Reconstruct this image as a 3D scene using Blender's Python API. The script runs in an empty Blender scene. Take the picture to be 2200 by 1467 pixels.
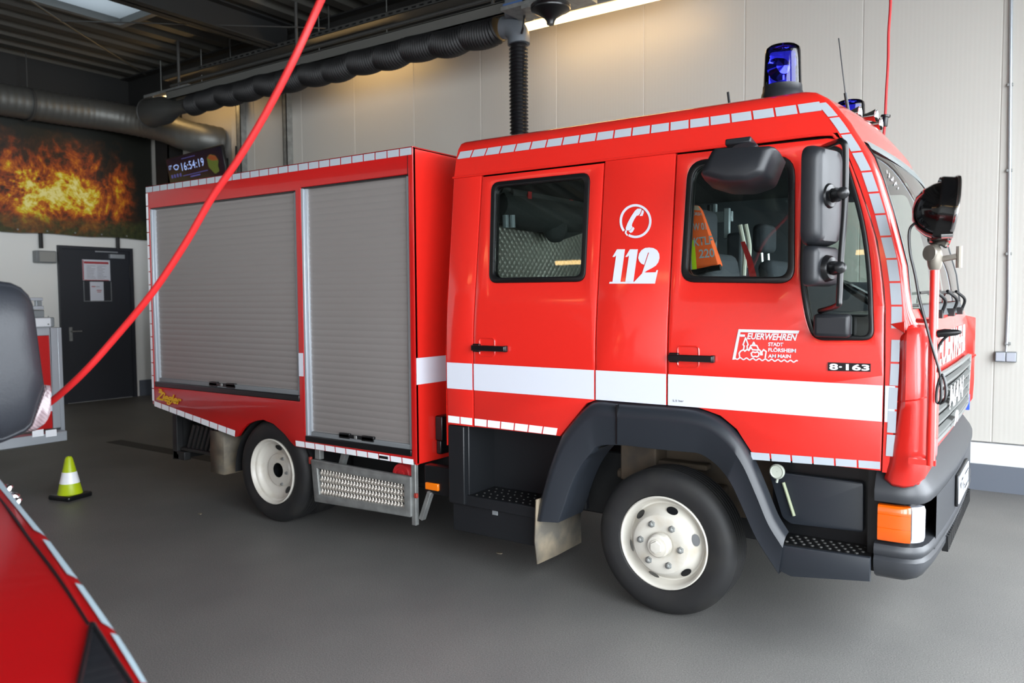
import bpy, bmesh, math, random
from mathutils import Vector, Matrix
random.seed(7)
SC = bpy.context.scene
COL = SC.collection

# ------------------------------------------------------------------ camera, sky, daylight, exposure
CAM = Vector((1.64136575, -3.69433126, 1.64686487))
CR = Vector((0.82271841, 0.56841226, -0.00647498))
CU = Vector((-0.02635655, 0.04952181, 0.99842522))
CF = Vector((-0.56783779, 0.82125215, -0.05572389))
FPX = 1696.16
cam = bpy.data.cameras.new('camera'); co = bpy.data.objects.new('camera', cam); COL.objects.link(co)
m = Matrix.Identity(4)
for i in range(3):
    m[i][0] = CR[i]; m[i][1] = CU[i]; m[i][2] = -CF[i]; m[i][3] = CAM[i]
co.matrix_world = m
cam.dof.use_dof = True; cam.dof.focus_distance = 4.2; cam.dof.aperture_fstop = 2.6
cam.sensor_width = 36.0; cam.lens = FPX / 2200 * 36.0; cam.clip_start = 0.05
SC.camera = co
SC.view_settings.view_transform = 'Standard'; SC.view_settings.look = 'None'
SC.view_settings.gamma = 1; SC.view_settings.use_curve_mapping = False
SC.view_settings.exposure = 1.05
SC.cycles.max_bounces = 8; SC.cycles.transparent_max_bounces = 16
SC.cycles.sample_clamp_indirect = 6
w = bpy.data.worlds.new('overcast_sky'); SC.world = w; w.use_nodes = True
bg = w.node_tree.nodes['Background']; bg.inputs[0].default_value = (0.88, 0.94, 1.0, 1); bg.inputs[1].default_value = 6.0
GX = 3.3          # plane of the open bay gates
def portal(y0, y1, z1):
    l = bpy.data.lights.new('gate_daylight', 'AREA'); l.shape = 'RECTANGLE'; l.size = z1; l.size_y = y1 - y0
    l.cycles.is_portal = True
    o = bpy.data.objects.new('gate_daylight', l); COL.objects.link(o)
    o.location = (GX + .02, (y0 + y1) / 2, z1 / 2); o.rotation_euler = (0, math.radians(90), 0)
GATES = [(-0.55, 3.0), (-5.2, -0.95), (-9.85, -5.6), (-13.9, -10.25)]
for a, b in GATES: portal(a, b, 4.3)

# ------------------------------------------------------------------ helpers
def ray(u, v): return CF + CR * ((u - 1100) / FPX) - CU * ((v - 733.5) / FPX)
def on(ax, val, u, v):
    d = ray(u, v); i = 'xyz'.index(ax); return CAM + d * ((val - CAM[i]) / d[i])
def dep(t, u, v): return CAM + ray(u, v) * t
def lean(z):
    t = z - 1.3; k = .11; w = .3
    return 0.0 if t <= 0 else (k * t * t / (2 * w) if t < w else k * (t - w / 2))
def side(u, v):
    y = 0.0
    for _ in range(12):
        q = on('y', y, u, v); y = lean(q[2])
    return q
def sd(*uv): return [(side(u, v).x, side(u, v).z) for u, v in uv]
def bx2(*uv): return [(on('y', 0, u, v).x, on('y', 0, u, v).z) for u, v in uv]

def srgb(c):
    return tuple(((x / 255) / 12.92 if x / 255 <= .04045 else ((x / 255 + .055) / 1.055) ** 2.4) for x in c)
MATS = {}
def mat(name, rgb, rough=.5, metal=0., coat=0., spec=.5, bump=None, vary=None, emit=None, coatr=.05):
    M = bpy.data.materials.new(name); M.use_nodes = True; nt = M.node_tree; b = nt.nodes['Principled BSDF']
    c = (*srgb(rgb), 1)
    if name == 'red_paint': b.inputs['Coat IOR'].default_value = 1.6; coatr = .1
    b.inputs['Base Color'].default_value = c; b.inputs['Roughness'].default_value = rough; b.inputs['Metallic'].default_value = metal
    b.inputs['Coat Weight'].default_value = coat; b.inputs['Coat Roughness'].default_value = coatr; b.inputs['Specular IOR Level'].default_value = spec
    if emit:
        b.inputs['Emission Color'].default_value = (*srgb(emit[0]), 1); b.inputs['Emission Strength'].default_value = emit[1]
    tc = None
    if vary or bump:
        tc = nt.nodes.new('ShaderNodeTexCoord')
    if vary:      # (scale, rgb2, low, high)
        n = nt.nodes.new('ShaderNodeTexNoise'); n.inputs['Scale'].default_value = vary[0]; n.inputs['Detail'].default_value = 6
        r = nt.nodes.new('ShaderNodeValToRGB'); r.color_ramp.elements[0].position = vary[2]; r.color_ramp.elements[1].position = vary[3]
        r.color_ramp.elements[0].color = c; r.color_ramp.elements[1].color = (*srgb(vary[1]), 1)
        nt.links.new(tc.outputs['Object'], n.inputs['Vector']); nt.links.new(n.outputs[0], r.inputs[0]); nt.links.new(r.outputs[0], b.inputs['Base Color'])
    if bump:      # (scale, strength)
        n = nt.nodes.new('ShaderNodeTexNoise'); n.inputs['Scale'].default_value = bump[0]; n.inputs['Detail'].default_value = 4
        bp = nt.nodes.new('ShaderNodeBump'); bp.inputs['Strength'].default_value = bump[1]; bp.inputs['Distance'].default_value = .01
        nt.links.new(tc.outputs['Object'], n.inputs['Vector']); nt.links.new(n.outputs[0], bp.inputs['Height']); nt.links.new(bp.outputs[0], b.inputs['Normal'])
    MATS[name] = M; return M
def glass(name, tint, refl=1.5, rough=0.0, boost=1.0):
    M = bpy.data.materials.new(name); M.use_nodes = True; nt = M.node_tree; nt.nodes.remove(nt.nodes['Principled BSDF'])
    out = nt.nodes['Material Output']; t = nt.nodes.new('ShaderNodeBsdfTransparent'); g = nt.nodes.new('ShaderNodeBsdfGlossy'); mx = nt.nodes.new('ShaderNodeMixShader')
    f = nt.nodes.new('ShaderNodeFresnel'); f.inputs[0].default_value = refl
    t.inputs[0].default_value = (*tint, 1); g.inputs['Roughness'].default_value = rough; g.inputs['Color'].default_value = (boost, boost, boost, 1)
    nt.links.new(f.outputs[0], mx.inputs[0]); nt.links.new(t.outputs[0], mx.inputs[1]); nt.links.new(g.outputs[0], mx.inputs[2]); nt.links.new(mx.outputs[0], out.inputs[0])
    MATS[name] = M; return M

def wloc(o):
    if o is None or o.type != 'EMPTY': return Vector((0, 0, 0))
    return o.location + wloc(o.parent)
def link(name, me, material, parent=None, smooth=35, bev=0, seg=2):
    o = bpy.data.objects.new(name, me); COL.objects.link(o)
    for mm in (material if isinstance(material, (list, tuple)) else [material]): me.materials.append(mm)
    if parent: o.parent = parent; o.matrix_parent_inverse = Matrix.Translation(-wloc(parent))
    if smooth:
        me.shade_smooth(); me.set_sharp_from_angle(angle=math.radians(smooth))
    if bev:
        b = o.modifiers.new('bevel', 'BEVEL'); b.width = bev; b.segments = seg; b.limit_method = 'ANGLE'; b.angle_limit = math.radians(40)
        b.harden_normals = False
    return o
def tag(o, label=None, cat=None, group=None, kind=None):
    if label: o['label'] = label
    if cat: o['category'] = cat
    if group: o['group'] = group
    if kind: o['kind'] = kind
    return o
def empty(name, loc, label=None, cat=None, group=None):
    o = bpy.data.objects.new(name, None); COL.objects.link(o); o.location = loc; o.empty_display_size = .1
    return tag(o, label, cat, group)

class MB:
    def __init__(s): s.v = []; s.f = []; s.mi = []; s.cur = 0
    def add(s, vs, fs):
        n = len(s.v); s.v += [tuple(p) for p in vs]
        for f in fs: s.f.append([i + n for i in f]); s.mi.append(s.cur)
        return s
    def box(s, lo, hi, rot=None, piv=None):
        x0, y0, z0 = lo; x1, y1, z1 = hi
        vs = [Vector(p) for p in ((x0, y0, z0), (x1, y0, z0), (x1, y1, z0), (x0, y1, z0), (x0, y0, z1), (x1, y0, z1), (x1, y1, z1), (x0, y1, z1))]
        if rot is not None:
            c = Vector(piv) if piv is not None else (Vector(lo) + Vector(hi)) / 2
            vs = [c + rot @ (p - c) for p in vs]
        return s.add(vs, [(0, 3, 2, 1), (4, 5, 6, 7), (0, 1, 5, 4), (1, 2, 6, 5), (2, 3, 7, 6), (3, 0, 4, 7)])
    def quad(s, a, b, c, d): return s.add([a, b, c, d], [(0, 1, 2, 3)])
    def grid(s, rows, closed=False, flip=False):
        n = len(rows[0]); vs = [p for r in rows for p in r]; fs = []
        for i in range(len(rows) - 1):
            for j in range(n if closed else n - 1):
                k = (j + 1) % n; q = (i * n + j, i * n + k, (i + 1) * n + k, (i + 1) * n + j)
                fs.append(q[::-1] if flip else q)
        return s.add(vs, fs)
    def tube(s, pts, r, n=10, caps=True):
        pts = [Vector(p) for p in pts]; rs = r if isinstance(r, (list, tuple)) else [r] * len(pts); rows = []
        t0 = (pts[1] - pts[0]).normalized(); up = Vector((0, 0, 1)) if abs(t0.z) < .9 else Vector((1, 0, 0))
        a = t0.cross(up).normalized()
        for i, p in enumerate(pts):
            t = (pts[min(i + 1, len(pts) - 1)] - pts[max(i - 1, 0)]).normalized()
            a = (a - t * a.dot(t)).normalized(); b = t.cross(a)
            rows.append([p + (a * math.cos(2 * math.pi * k / n) + b * math.sin(2 * math.pi * k / n)) * rs[i] for k in range(n)])
        s.grid(rows, closed=True, flip=True)
        if caps:
            s.add(rows[0], [tuple(range(n))]); s.add(rows[-1], [tuple(range(n))[::-1]])
        return s
    def lathe(s, prof, origin, axis, n=48, ref=None):
        # prof: list of (radius, distance along axis)
        o = Vector(origin); ax = Vector(axis).normalized(); r0 = Vector(ref) if ref else (Vector((0, 0, 1)) if abs(ax.z) < .9 else Vector((1, 0, 0)))
        a = (r0 - ax * ax.dot(r0)).normalized(); b = ax.cross(a); rows = []
        for r, h in prof:
            rows.append([o + ax * h + (a * math.cos(2 * math.pi * k / n) + b * math.sin(2 * math.pi * k / n)) * max(r, 1e-5) for k in range(n)])
        return s.grid(rows, closed=True)
    def build(s, name, material, parent=None, smooth=35, bev=0, seg=2, merge=True, kind=None):
        me = bpy.data.meshes.new(name); me.from_pydata(s.v, [], s.f); me.update()
        ms = material if isinstance(material, (list, tuple)) else [material]
        if len(ms) > 1:
            me.polygons.foreach_set('material_index', s.mi)
        bm = bmesh.new(); bm.from_mesh(me)
        if merge: bmesh.ops.remove_doubles(bm, verts=bm.verts, dist=1e-5)
        bmesh.ops.recalc_face_normals(bm, faces=bm.faces)
        bm.to_mesh(me); bm.free()
        o = link(name, me, ms, parent, smooth, bev, seg)
        if kind: o['kind'] = kind
        return o

def rr(poly, r, n=6):
    """round the corners of a 2D polygon; r is a number or one per corner"""
    out = []; N = len(poly)
    for i in range(N):
        p = Vector(poly[i]); a = Vector(poly[i - 1]); b = Vector(poly[(i + 1) % N]); q = r[i] if isinstance(r, (list, tuple)) else r
        if q <= 0: out.append(tuple(p)); continue
        da = (a - p); db = (b - p); la, lb = da.length, db.length; q = min(q, la * .49, lb * .49)
        pa = p + da.normalized() * q; pb = p + db.normalized() * q
        for k in range(n + 1):
            t = k / n; out.append(tuple(pa * (1 - t) ** 2 + p * 2 * t * (1 - t) + pb * t * t))
    return out
def fill2d(outline, holes=(), th=0.0, bev=0.0):
    cu = bpy.data.curves.new('t', 'CURVE'); cu.dimensions = '2D'; cu.fill_mode = 'BOTH' if th or bev else 'FRONT'
    cu.extrude = max(th / 2 - bev, 0); cu.bevel_depth = bev; cu.offset = -bev; cu.bevel_resolution = 1
    for pl in [outline, *holes]:
        sp = cu.splines.new('POLY'); sp.points.add(len(pl) - 1); sp.use_cyclic_u = True
        for i, p in enumerate(pl): sp.points[i].co = (p[0], p[1], 0, 1)
    ob = bpy.data.objects.new('t', cu); COL.objects.link(ob)
    bpy.context.view_layer.update(); dg = bpy.context.evaluated_depsgraph_get()
    me = bpy.data.meshes.new_from_object(ob.evaluated_get(dg)); bpy.data.objects.remove(ob); bpy.data.curves.remove(cu)
    me.materials.clear()
    return me
def mapmesh(me, fn, cuts=(), merge=True):
    bm = bmesh.new(); bm.from_mesh(me)
    if merge: bmesh.ops.remove_doubles(bm, verts=bm.verts, dist=1e-5)
    for ax, val in cuts:
        no = (1, 0, 0) if ax == 0 else (0, 1, 0); cov = (val, 0, 0) if ax == 0 else (0, val, 0)
        bmesh.ops.bisect_plane(bm, geom=bm.verts[:] + bm.edges[:] + bm.faces[:], plane_co=cov, plane_no=no, dist=1e-6)
    for v in bm.verts: v.co = fn(v.co.x, v.co.y, v.co.z)
    bmesh.ops.recalc_face_normals(bm, faces=bm.faces)
    bm.to_mesh(me); bm.free(); me.update(); return me
LCUTS = [(1, 1.3 + .06 * i) for i in range(6)]
def sidefn(off, th, s=1):
    # near side of the cab: outer face stands 'off' proud; s=-1 gives the far side
    def f(x, z, d): 
        y = lean(z) - off + th / 2 - d
        return Vector((x, y if s == 1 else 2.16 - y, z))
    return f
def cabpanel(name, outline, holes, material, parent, off=0., th=.03, bev=.004, far=False, cuts=LCUTS, smooth=30):
    me = mapmesh(fill2d(outline, holes, th, bev), sidefn(off, th, -1 if far else 1), cuts)
    return link(name, me, material, parent, smooth)
def flatpanel(name, outline, holes, material, parent, fn, th=.02, bev=0.003, smooth=30):
    me = mapmesh(fill2d(outline, holes, th, bev), fn); return link(name, me, material, parent, smooth)
def textmesh(body, size=1., offset=0., shear=0., space=1.):
    cu = bpy.data.curves.new('t', 'FONT'); cu.body = body; cu.size = size; cu.offset = offset; cu.shear = shear; cu.space_character = space; cu.fill_mode = 'FRONT'; cu.dimensions = '2D'
    cu.resolution_u = 4
    ob = bpy.data.objects.new('t', cu); COL.objects.link(ob); bpy.context.view_layer.update(); dg = bpy.context.evaluated_depsgraph_get()
    me = bpy.data.meshes.new_from_object(ob.evaluated_get(dg)); bpy.data.objects.remove(ob); bpy.data.curves.remove(cu); me.materials.clear()
    return me
def textquad(name, body, quad, material, parent=None, offset=0., shear=0., space=1., lift=(0, 0, 0), extra=()):
    """lettering fitted into a 3D quad TL, TR, BR, BL"""
    me = textmesh(body, 1., offset, shear, space); xs = [v.co.x for v in me.vertices]; ys = [v.co.y for v in me.vertices]
    x0, x1, y0, y1 = min(xs), max(xs), min(ys), max(ys); TL, TR, BR, BL = [Vector(q) for q in quad]; L = Vector(lift)
    def f(x, y, z):
        s = (x - x0) / (x1 - x0); t = (y - y0) / (y1 - y0)
        return (BL * (1 - s) + BR * s) * (1 - t) + (TL * (1 - s) + TR * s) * t + L
    mapmesh(me, f, merge=False)
    return link(name, me, material, parent, 0)
def strokes(mb, lines, wdt, fn):
    """flat line strokes of a width in 2D, mapped by fn"""
    for ln in lines:
        for i in range(len(ln) - 1):
            a = Vector(ln[i]); b = Vector(ln[i + 1]); d = (b - a); 
            if d.length < 1e-9: continue
            d.normalize(); n = Vector((-d.y, d.x)) * wdt / 2; e = d * wdt * .35
            mb.add([fn(*(a - e + n)), fn(*(b + e + n)), fn(*(b + e - n)), fn(*(a - e - n))], [(0, 1, 2, 3)])
def resample(pts, step):
    pts = [Vector(p) for p in pts]; L = [0]
    for i in range(1, len(pts)): L.append(L[-1] + (pts[i] - pts[i - 1]).length)
    def at(s):
        for i in range(1, len(pts)):
            if s <= L[i] or i == len(pts) - 1:
                t = (s - L[i - 1]) / max(L[i] - L[i - 1], 1e-9); return pts[i - 1].lerp(pts[i], t)
    return at, L[-1]
def tape(mb, A, B, pitch=.105, gap=.008, skip=0.0, n=2):
    """reflective marking segments between edge polylines A and B (parallel, 3D)"""
    fa, la = resample(A, 1); fb, lb = resample(B, 1); N = max(1, round((la - skip) / pitch))
    for i in range(N):
        s0 = (i + gap / pitch / 2) / N; s1 = (i + 1 - gap / pitch / 2) / N; rows = []
        for k in range(n + 1):
            s = s0 + (s1 - s0) * k / n; rows.append([fa(s * la), fb(s * lb)])
        mb.grid(rows)
def smoothpath(pts, n=8):
    pts = [Vector(p) for p in pts]; P = [pts[0] * 2 - pts[1]] + pts + [pts[-1] * 2 - pts[-2]]; out = []
    for i in range(1, len(P) - 2):
        a, b, c, d = P[i - 1:i + 3]
        for k in range(n):
            t = k / n; out.append(.5 * ((2 * b) + (c - a) * t + (2 * a - 5 * b + 4 * c - d) * t * t + (3 * b - a - 3 * c + d) * t ** 3))
    out.append(pts[-1]); return out

# ------------------------------------------------------------------ materials
red = mat('red_paint', (221, 38, 29), .35, coat=1.)
red2 = mat('red_paint_dimmed', (184, 13, 12), .38, coat=.5)  # cab red darkened; daylight falling off rearward is put into the colour
white = mat('white_film', (212, 216, 226), .4)
silver = mat('reflective_tape', (176, 184, 192), .35)
retro = mat('retro_white_tape', (244, 246, 250), .35)
blk = mat('black_plastic', (30, 32, 36), .42, bump=(300, .05))
blk2 = mat('black_trim', (16, 17, 19), .3)
dark = mat('dark_chassis', (22, 23, 25), .6, vary=(6, (34, 34, 34), .4, .7))
fend = mat('fender_plastic', (36, 40, 46), .38, bump=(400, .04))
rubber = mat('tyre_rubber', (24, 24, 25), .65, vary=(8, (36, 35, 33), .45, .75))
rimw = mat('white_wheel_paint', (200, 196, 186), .35, vary=(7, (176, 164, 144), .52, .8))
dirty = mat('dirty_flap', (92, 88, 80), .75, vary=(5, (140, 128, 108), .4, .65))
arch = mat('dusty_wheel_well', (86, 74, 60), .8, vary=(6, (58, 52, 46), .4, .7))
alu = mat('brushed_aluminium', (168, 172, 176), .35, metal=.85)
aluflat = mat('aluminium_profile', (178, 184, 190), .4, metal=.5)
shut = mat('shutter_aluminium', (146, 141, 138), .5, metal=.3)
steel = mat('galvanised_steel', (138, 140, 138), .45, metal=.6, vary=(14, (160, 162, 160), .4, .7))
zinc = mat('spiral_duct_steel', (112, 113, 110), .5, metal=.7)
railm = mat('rail_grey', (92, 92, 88), .5)
traym = mat('tray_grey', (58, 58, 56), .6)
cablem = mat('steel_rope', (52, 52, 50), .5)
grey = mat('grey_plastic', (150, 150, 146), .5)
dgrey = mat('dark_grey_paint', (40, 43, 50), .5)
lgrey = mat('light_grey_plastic', (120, 124, 126), .5)
chrome = mat('chrome', (225, 226, 228), .08, metal=1.)
hose = mat('black_hose', (18, 18, 19), .55)
amber = mat('amber_lens', (216, 86, 2), .15, coat=1.)
amberc = mat('amber_marker', (240, 120, 6), .25, coat=.5)
clear = mat('clear_lens', (158, 160, 168), .12, coat=1.)
bluel = mat('blue_film', (30, 80, 200), .3)
yellow = mat('yellow_lettering', (236, 180, 20), .45)
orange = mat('orange_cloth', (250, 96, 20), .7)
lime = mat('lime_plastic', (176, 196, 16), .4)
limec = mat('lime_band', (214, 240, 20), .6)
redrub = mat('red_cable', (174, 23, 25), .5)
seatm = mat('dark_seat_cloth', (52, 54, 60), .85)
headl = mat('dark_headliner', (26, 27, 29), .8)
bagm = mat('black_bag_cloth', (40, 42, 40), .8, bump=(20, .4))
ropem = mat('pale_rope', (196, 190, 176), .8)
gl_side = glass('side_window_glass', (.80, .86, .84), 1.45)
gl_ws = glass('windscreen_glass', (.82, .88, .87), 1.55)
gl_blue = glass('blue_dome_plastic', (.17, .18, .97), 1.4)
lampem = mat('lamp_tube', (255, 240, 210), .4, emit=((255, 208, 136), 6.5))

# ------------------------------------------------------------------ the hall
YW = 3.976; XB = -11.295; ZC = 5.3
def panelwall(name, rgb):
    M = mat(name, rgb, .42); nt = M.node_tree; b = nt.nodes['Principled BSDF']
    tc = nt.nodes.new('ShaderNodeTexCoord'); wv = nt.nodes.new('ShaderNodeTexWave'); wv.wave_type = 'BANDS'; wv.bands_direction = 'X'; wv.inputs['Scale'].default_value = 9; wv.inputs['Distortion'].default_value = 0
    bp = nt.nodes.new('ShaderNodeBump'); bp.inputs['Strength'].default_value = .09; bp.inputs['Distance'].default_value = .004
    nt.links.new(tc.outputs['Object'], wv.inputs['Vector']); nt.links.new(wv.outputs['Fac'], bp.inputs['Height']); nt.links.new(bp.outputs[0], b.inputs['Normal'])
    return M
wallm = panelwall('sandwich_panel', (190, 187, 180))
wallp = mat('painted_wall', (236, 236, 232), .6)
kerbm = mat('white_plinth', (206, 208, 210), .5)
basem = mat('grey_plinth_paint', (92, 98, 108), .45)
deckm = mat('roof_deck', (68, 67, 62), .55)
beamm = mat('roof_beam_paint', (24, 25, 25), .65)
# floor with a speckled screed
flm = mat('floor_screed', (92, 92, 90), .5); nt = flm.node_tree; b = nt.nodes['Principled BSDF']; b.inputs['Specular IOR Level'].default_value = .4
tc = nt.nodes.new('ShaderNodeTexCoord'); n1 = nt.nodes.new('ShaderNodeTexNoise'); n1.inputs['Scale'].default_value = 160; n1.inputs['Detail'].default_value = 3
n2 = nt.nodes.new('ShaderNodeTexNoise'); n2.inputs['Scale'].default_value = 1.1; n2.inputs['Detail'].default_value = 5
r1 = nt.nodes.new('ShaderNodeValToRGB'); r1.color_ramp.elements[0].position = .3; r1.color_ramp.elements[1].position = .72
r1.color_ramp.elements[0].color = (*srgb((90, 90, 88)), 1); r1.color_ramp.elements[1].color = (*srgb((128, 127, 125)), 1)
r2 = nt.nodes.new('ShaderNodeValToRGB'); r2.color_ramp.elements[0].position = .3; r2.color_ramp.elements[1].position = .7
r2.color_ramp.elements[0].color = (.8, .8, .8, 1); r2.color_ramp.elements[1].color = (1.05, 1.04, 1.02, 1)
mxr = nt.nodes.new('ShaderNodeMix'); mxr.data_type = 'RGBA'; mxr.blend_type = 'MULTIPLY'; mxr.inputs[0].default_value = 1
nt.links.new(tc.outputs['Object'], n1.inputs['Vector']); nt.links.new(tc.outputs['Object'], n2.inputs['Vector']); nt.links.new(n1.outputs[0], r1.inputs[0]); nt.links.new(n2.outputs[0], r2.inputs[0])
nt.links.new(r1.outputs[0], mxr.inputs[6]); nt.links.new(r2.outputs[0], mxr.inputs[7]); nt.links.new(mxr.outputs[2], b.inputs['Base Color'])
bp = nt.nodes.new('ShaderNodeBump'); bp.inputs['Strength'].default_value = .15; bp.inputs['Distance'].default_value = .003
nt.links.new(n1.outputs[0], bp.inputs['Height']); nt.links.new(bp.outputs[0], b.inputs['Normal'])
MB().box((XB - .2, -14.2, -.15), (GX + 9, 4.2, 0)).build('floor', flm, smooth=0, kind='structure')
# right wall: panels 1.06 m wide with narrow joints, on a white and grey plinth
mb = MB(); xs = [-7.2706 + 1.0603 * k for k in range(-1, 10)]
def slab(mb, x0, x1, y, z0, z1): mb.box((x0, y, z0), (x1, y + .14, z1))
edges = [-8.885] + xs + [GX]
for a, b2 in zip(edges[:-1], edges[1:]): slab(mb, a + .0035, b2 - .0035, YW, .41, 5.45)
mb.box((-8.885, YW + .005, .41), (GX, YW + .15, 5.45))
mb.box((XB - .2, YW + .1, 0), (-8.885, YW + .2, 5.45))
mb.build('wall_right', wallm, smooth=0, bev=.004, seg=1, kind='structure')
mb = MB().box((-8.885, YW - .02, .22), (GX, YW + .15, .40)); mb.build('trim_1', kerbm, smooth=0, bev=.006, kind='structure')
MB().box((-8.885, YW - .025, 0), (GX, YW + .15, .22)).build('baseboard_right', basem, smooth=0, kind='structure')
MB().box((XB - .2, -14.2, 0), (XB, YW + .2, 5.45)).build('wall_back', wallp, smooth=0, kind='structure')
MB().box((XB, -14, 4.46), (XB + .06, YW + .1, ZC + .12)).build('trim_10', beamm, smooth=0, kind='structure')
mb = MB(); mb.box((-10.66, 3.80, 0), (-10.64, 4.07, 5.3)); mb.box((-10.66, 3.80, 0), (-10.30, 3.82, 5.3)); mb.box((-10.32, 3.80, 0), (-10.30, 4.07, 5.3)); mb.build('trim_11', beamm, smooth=0, kind='structure')
MB().box((XB, -14, 0), (XB + .02, 2.40, .27)).box((XB, 3.76, 0), (XB + .02, YW + .1, .27)).build('baseboard_back', basem, smooth=0, kind='structure')
MB().box((XB - .2, -14.2, 0), (GX, -14, 5.45)).build('wall_left', wallp, smooth=0, kind='structure')
# front wall: lintel and piers between the open bay gates
mb = MB().box((GX, -14.2, 4.3), (GX + .3, 4.2, 5.6)); prev = 4.2
for a, b2 in GATES: mb.box((GX, b2, 0), (GX + .3, prev, 4.3)); prev = a
mb.box((GX, -14.2, 0), (GX + .3, prev, 4.3)); mb.build('wall_front', wallp, smooth=0, kind='structure')
# galvanised posts in front of the right wall
for k, (x, wd) in enumerate(((-8.56, .10), (-7.51, .085))):
    MB().box((x - wd / 2, YW - .11, 0), (x + wd / 2, YW - .1, 5.3)).box((x - wd / 2, YW - .11, 0), (x - wd / 2 + .012, YW, 5.3)).box((x + wd / 2 - .012, YW - .11, 0), (x + wd / 2, YW, 5.3)).build('trim_%d' % (2 + k), steel, smooth=0, kind='structure')
# trapezoidal roof deck with an opening for the skylight
SX0, SX1, SY0, SY1 = -8.66, -7.84, -.9, 2.14
mb = MB(); P = .42; x = XB - .1; ys = [-14.1, SY0, SY1, 4.1]
prof = [(0, 0), (.17, 0), (.22, .12), (.37, .12), (.42, 0)]
while x < GX + .2:
    for (a, za), (c, zc) in zip(prof[:-1], prof[1:]):
        for j in range(3):
            if j == 1 and x + a > SX0 - .1 and x + c < SX1 + .1: continue
            mb.quad((x + a, ys[j], ZC + za), (x + a, ys[j + 1], ZC + za), (x + c, ys[j + 1], ZC + zc), (x + c, ys[j], ZC + zc))
    x += P
mb.build('ceiling', deckm, smooth=0, kind='structure')
MB().box((XB - .2, -14.2, ZC + .13), (SX0 - .08, 4.2, ZC + .35)).box((SX1 + .08, -14.2, ZC + .13), (GX + .3, 4.2, ZC + .35)).box((SX0 - .08, SY1 + .08, ZC + .13), (SX1 + .08, 4.2, ZC + .35)).box((SX0 - .08, -14.2, ZC + .13), (SX1 + .08, SY0 - .08, ZC + .35)).build('trim_4', beamm, smooth=0, kind='structure')
mb = MB()
for lo, hi in (((SX0 - .08, SY0 - .08, ZC - .03), (SX0, SY1 + .08, ZC + .5)), ((SX1, SY0 - .08, ZC - .03), (SX1 + .08, SY1 + .08, ZC + .5)), ((SX0, SY1, ZC - .03), (SX1, SY1 + .08, ZC + .5)), ((SX0, SY0 - .08, ZC - .03), (SX1, SY0, ZC + .5))): mb.box(lo, hi)
wf = mb.build('window_1', mat('skylight_kerb', (120, 124, 124), .5), smooth=0, kind='structure')
opal = bpy.data.materials.new('opal_dome'); opal.use_nodes = True; nt = opal.node_tree; nt.nodes.remove(nt.nodes['Principled BSDF'])
tr = nt.nodes.new('ShaderNodeBsdfTranslucent'); tr.inputs[0].default_value = (.055, .062, .066, 1); nt.links.new(tr.outputs[0], nt.nodes['Material Output'].inputs[0])
MB().quad((SX0, SY0, ZC + .06), (SX1, SY0, ZC + .06), (SX1, SY1, ZC + .06), (SX0, SY1, ZC + .06)).build('pane', opal, wf, smooth=0)
# steel roof beams: one along the right wall, frames across the hall
def ibeam(mb, p0, p1, wdt, h, t=.02):
    p0, p1 = Vector(p0), Vector(p1); d = (p1 - p0).normalized(); s = Vector((-d.y, d.x, 0)) * wdt / 2
    def bar(c0, c1, hw, z0, z1):
        a = [c0 - hw, c0 + hw, c1 + hw, c1 - hw]; mb.add([q + Vector((0, 0, z0)) for q in a] + [q + Vector((0, 0, z1)) for q in a], [(0, 1, 2, 3), (7, 6, 5, 4), (0, 4, 5, 1), (1, 5, 6, 2), (2, 6, 7, 3), (3, 7, 4, 0)])
    bar(p0, p1, s, -h, -h + t); bar(p0, p1, s, -t, 0); bar(p0, p1, s * .1, -h, 0)
mb = MB(); ibeam(mb, (XB, 3.72, ZC), (GX, 3.72, ZC), .3, .52); mb.build('trim_5', beamm, smooth=0, kind='structure')
for k, x in enumerate((-6.98, -3.2, .9)):
    mb = MB(); ibeam(mb, (x, -14, ZC), (x, 3.5, ZC), .24, .34); mb.build('trim_%d' % (6 + k), beamm, smooth=0, kind='structure')
# drain channel let into the floor
MB().box((-7.4, 1.09, .0), (-3.0, 1.27, .003)).build('trim_9', mat('drain_grate', (36, 36, 35), .6), smooth=0, kind='structure')
# door in the back wall
d = MB().box((XB, 2.54, 0.01), (XB + .045, 3.63, 2.46)).build('door_1', dgrey, smooth=0, bev=.005, kind='structure')
dfm = mat('door_frame_paint', (46, 66, 74), .5)
MB().box((XB, 2.48, 0), (XB + .06, 2.54, 2.51)).box((XB, 3.63, 0), (XB + .06, 3.69, 2.51)).box((XB, 2.54, 2.46), (XB + .06, 3.63, 2.51)).build('door_frame', dgrey, d, smooth=0)
MB().box((XB + .045, 2.60, 1.0), (XB + .055, 2.65, 1.22)).tube([(XB + .05, 2.625, 1.153), (XB + .11, 2.625, 1.153), (XB + .11, 2.77, 1.153)], .012).build('door_handle', steel, d)
MB().box((XB + .045, 3.28, 2.33), (XB + .11, 3.52, 2.40)).box((XB + .06, 3.05, 2.425), (XB + .08, 3.42, 2.445)).build('door_closer', aluflat, d, bev=.004)
MB().tube([(XB + .05, 3.635, 2.02), (XB + .05, 3.635, 2.22)], .016).build('hinge', dark, d)
XD = XB + .047
def notice(y0, y1, z0, z1, label, body):
    o = empty('notice', (XD, (y0 + y1) / 2, z0), label, 'notice', None)
    MB().box((XD, y0, z0), (XD + .004, y1, z1)).build('sheet', white, o, smooth=0)
    body(o); return o
redink = mat('red_ink', (170, 50, 58), .6); greyink = mat('grey_ink', (150, 152, 162), .6)
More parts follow.
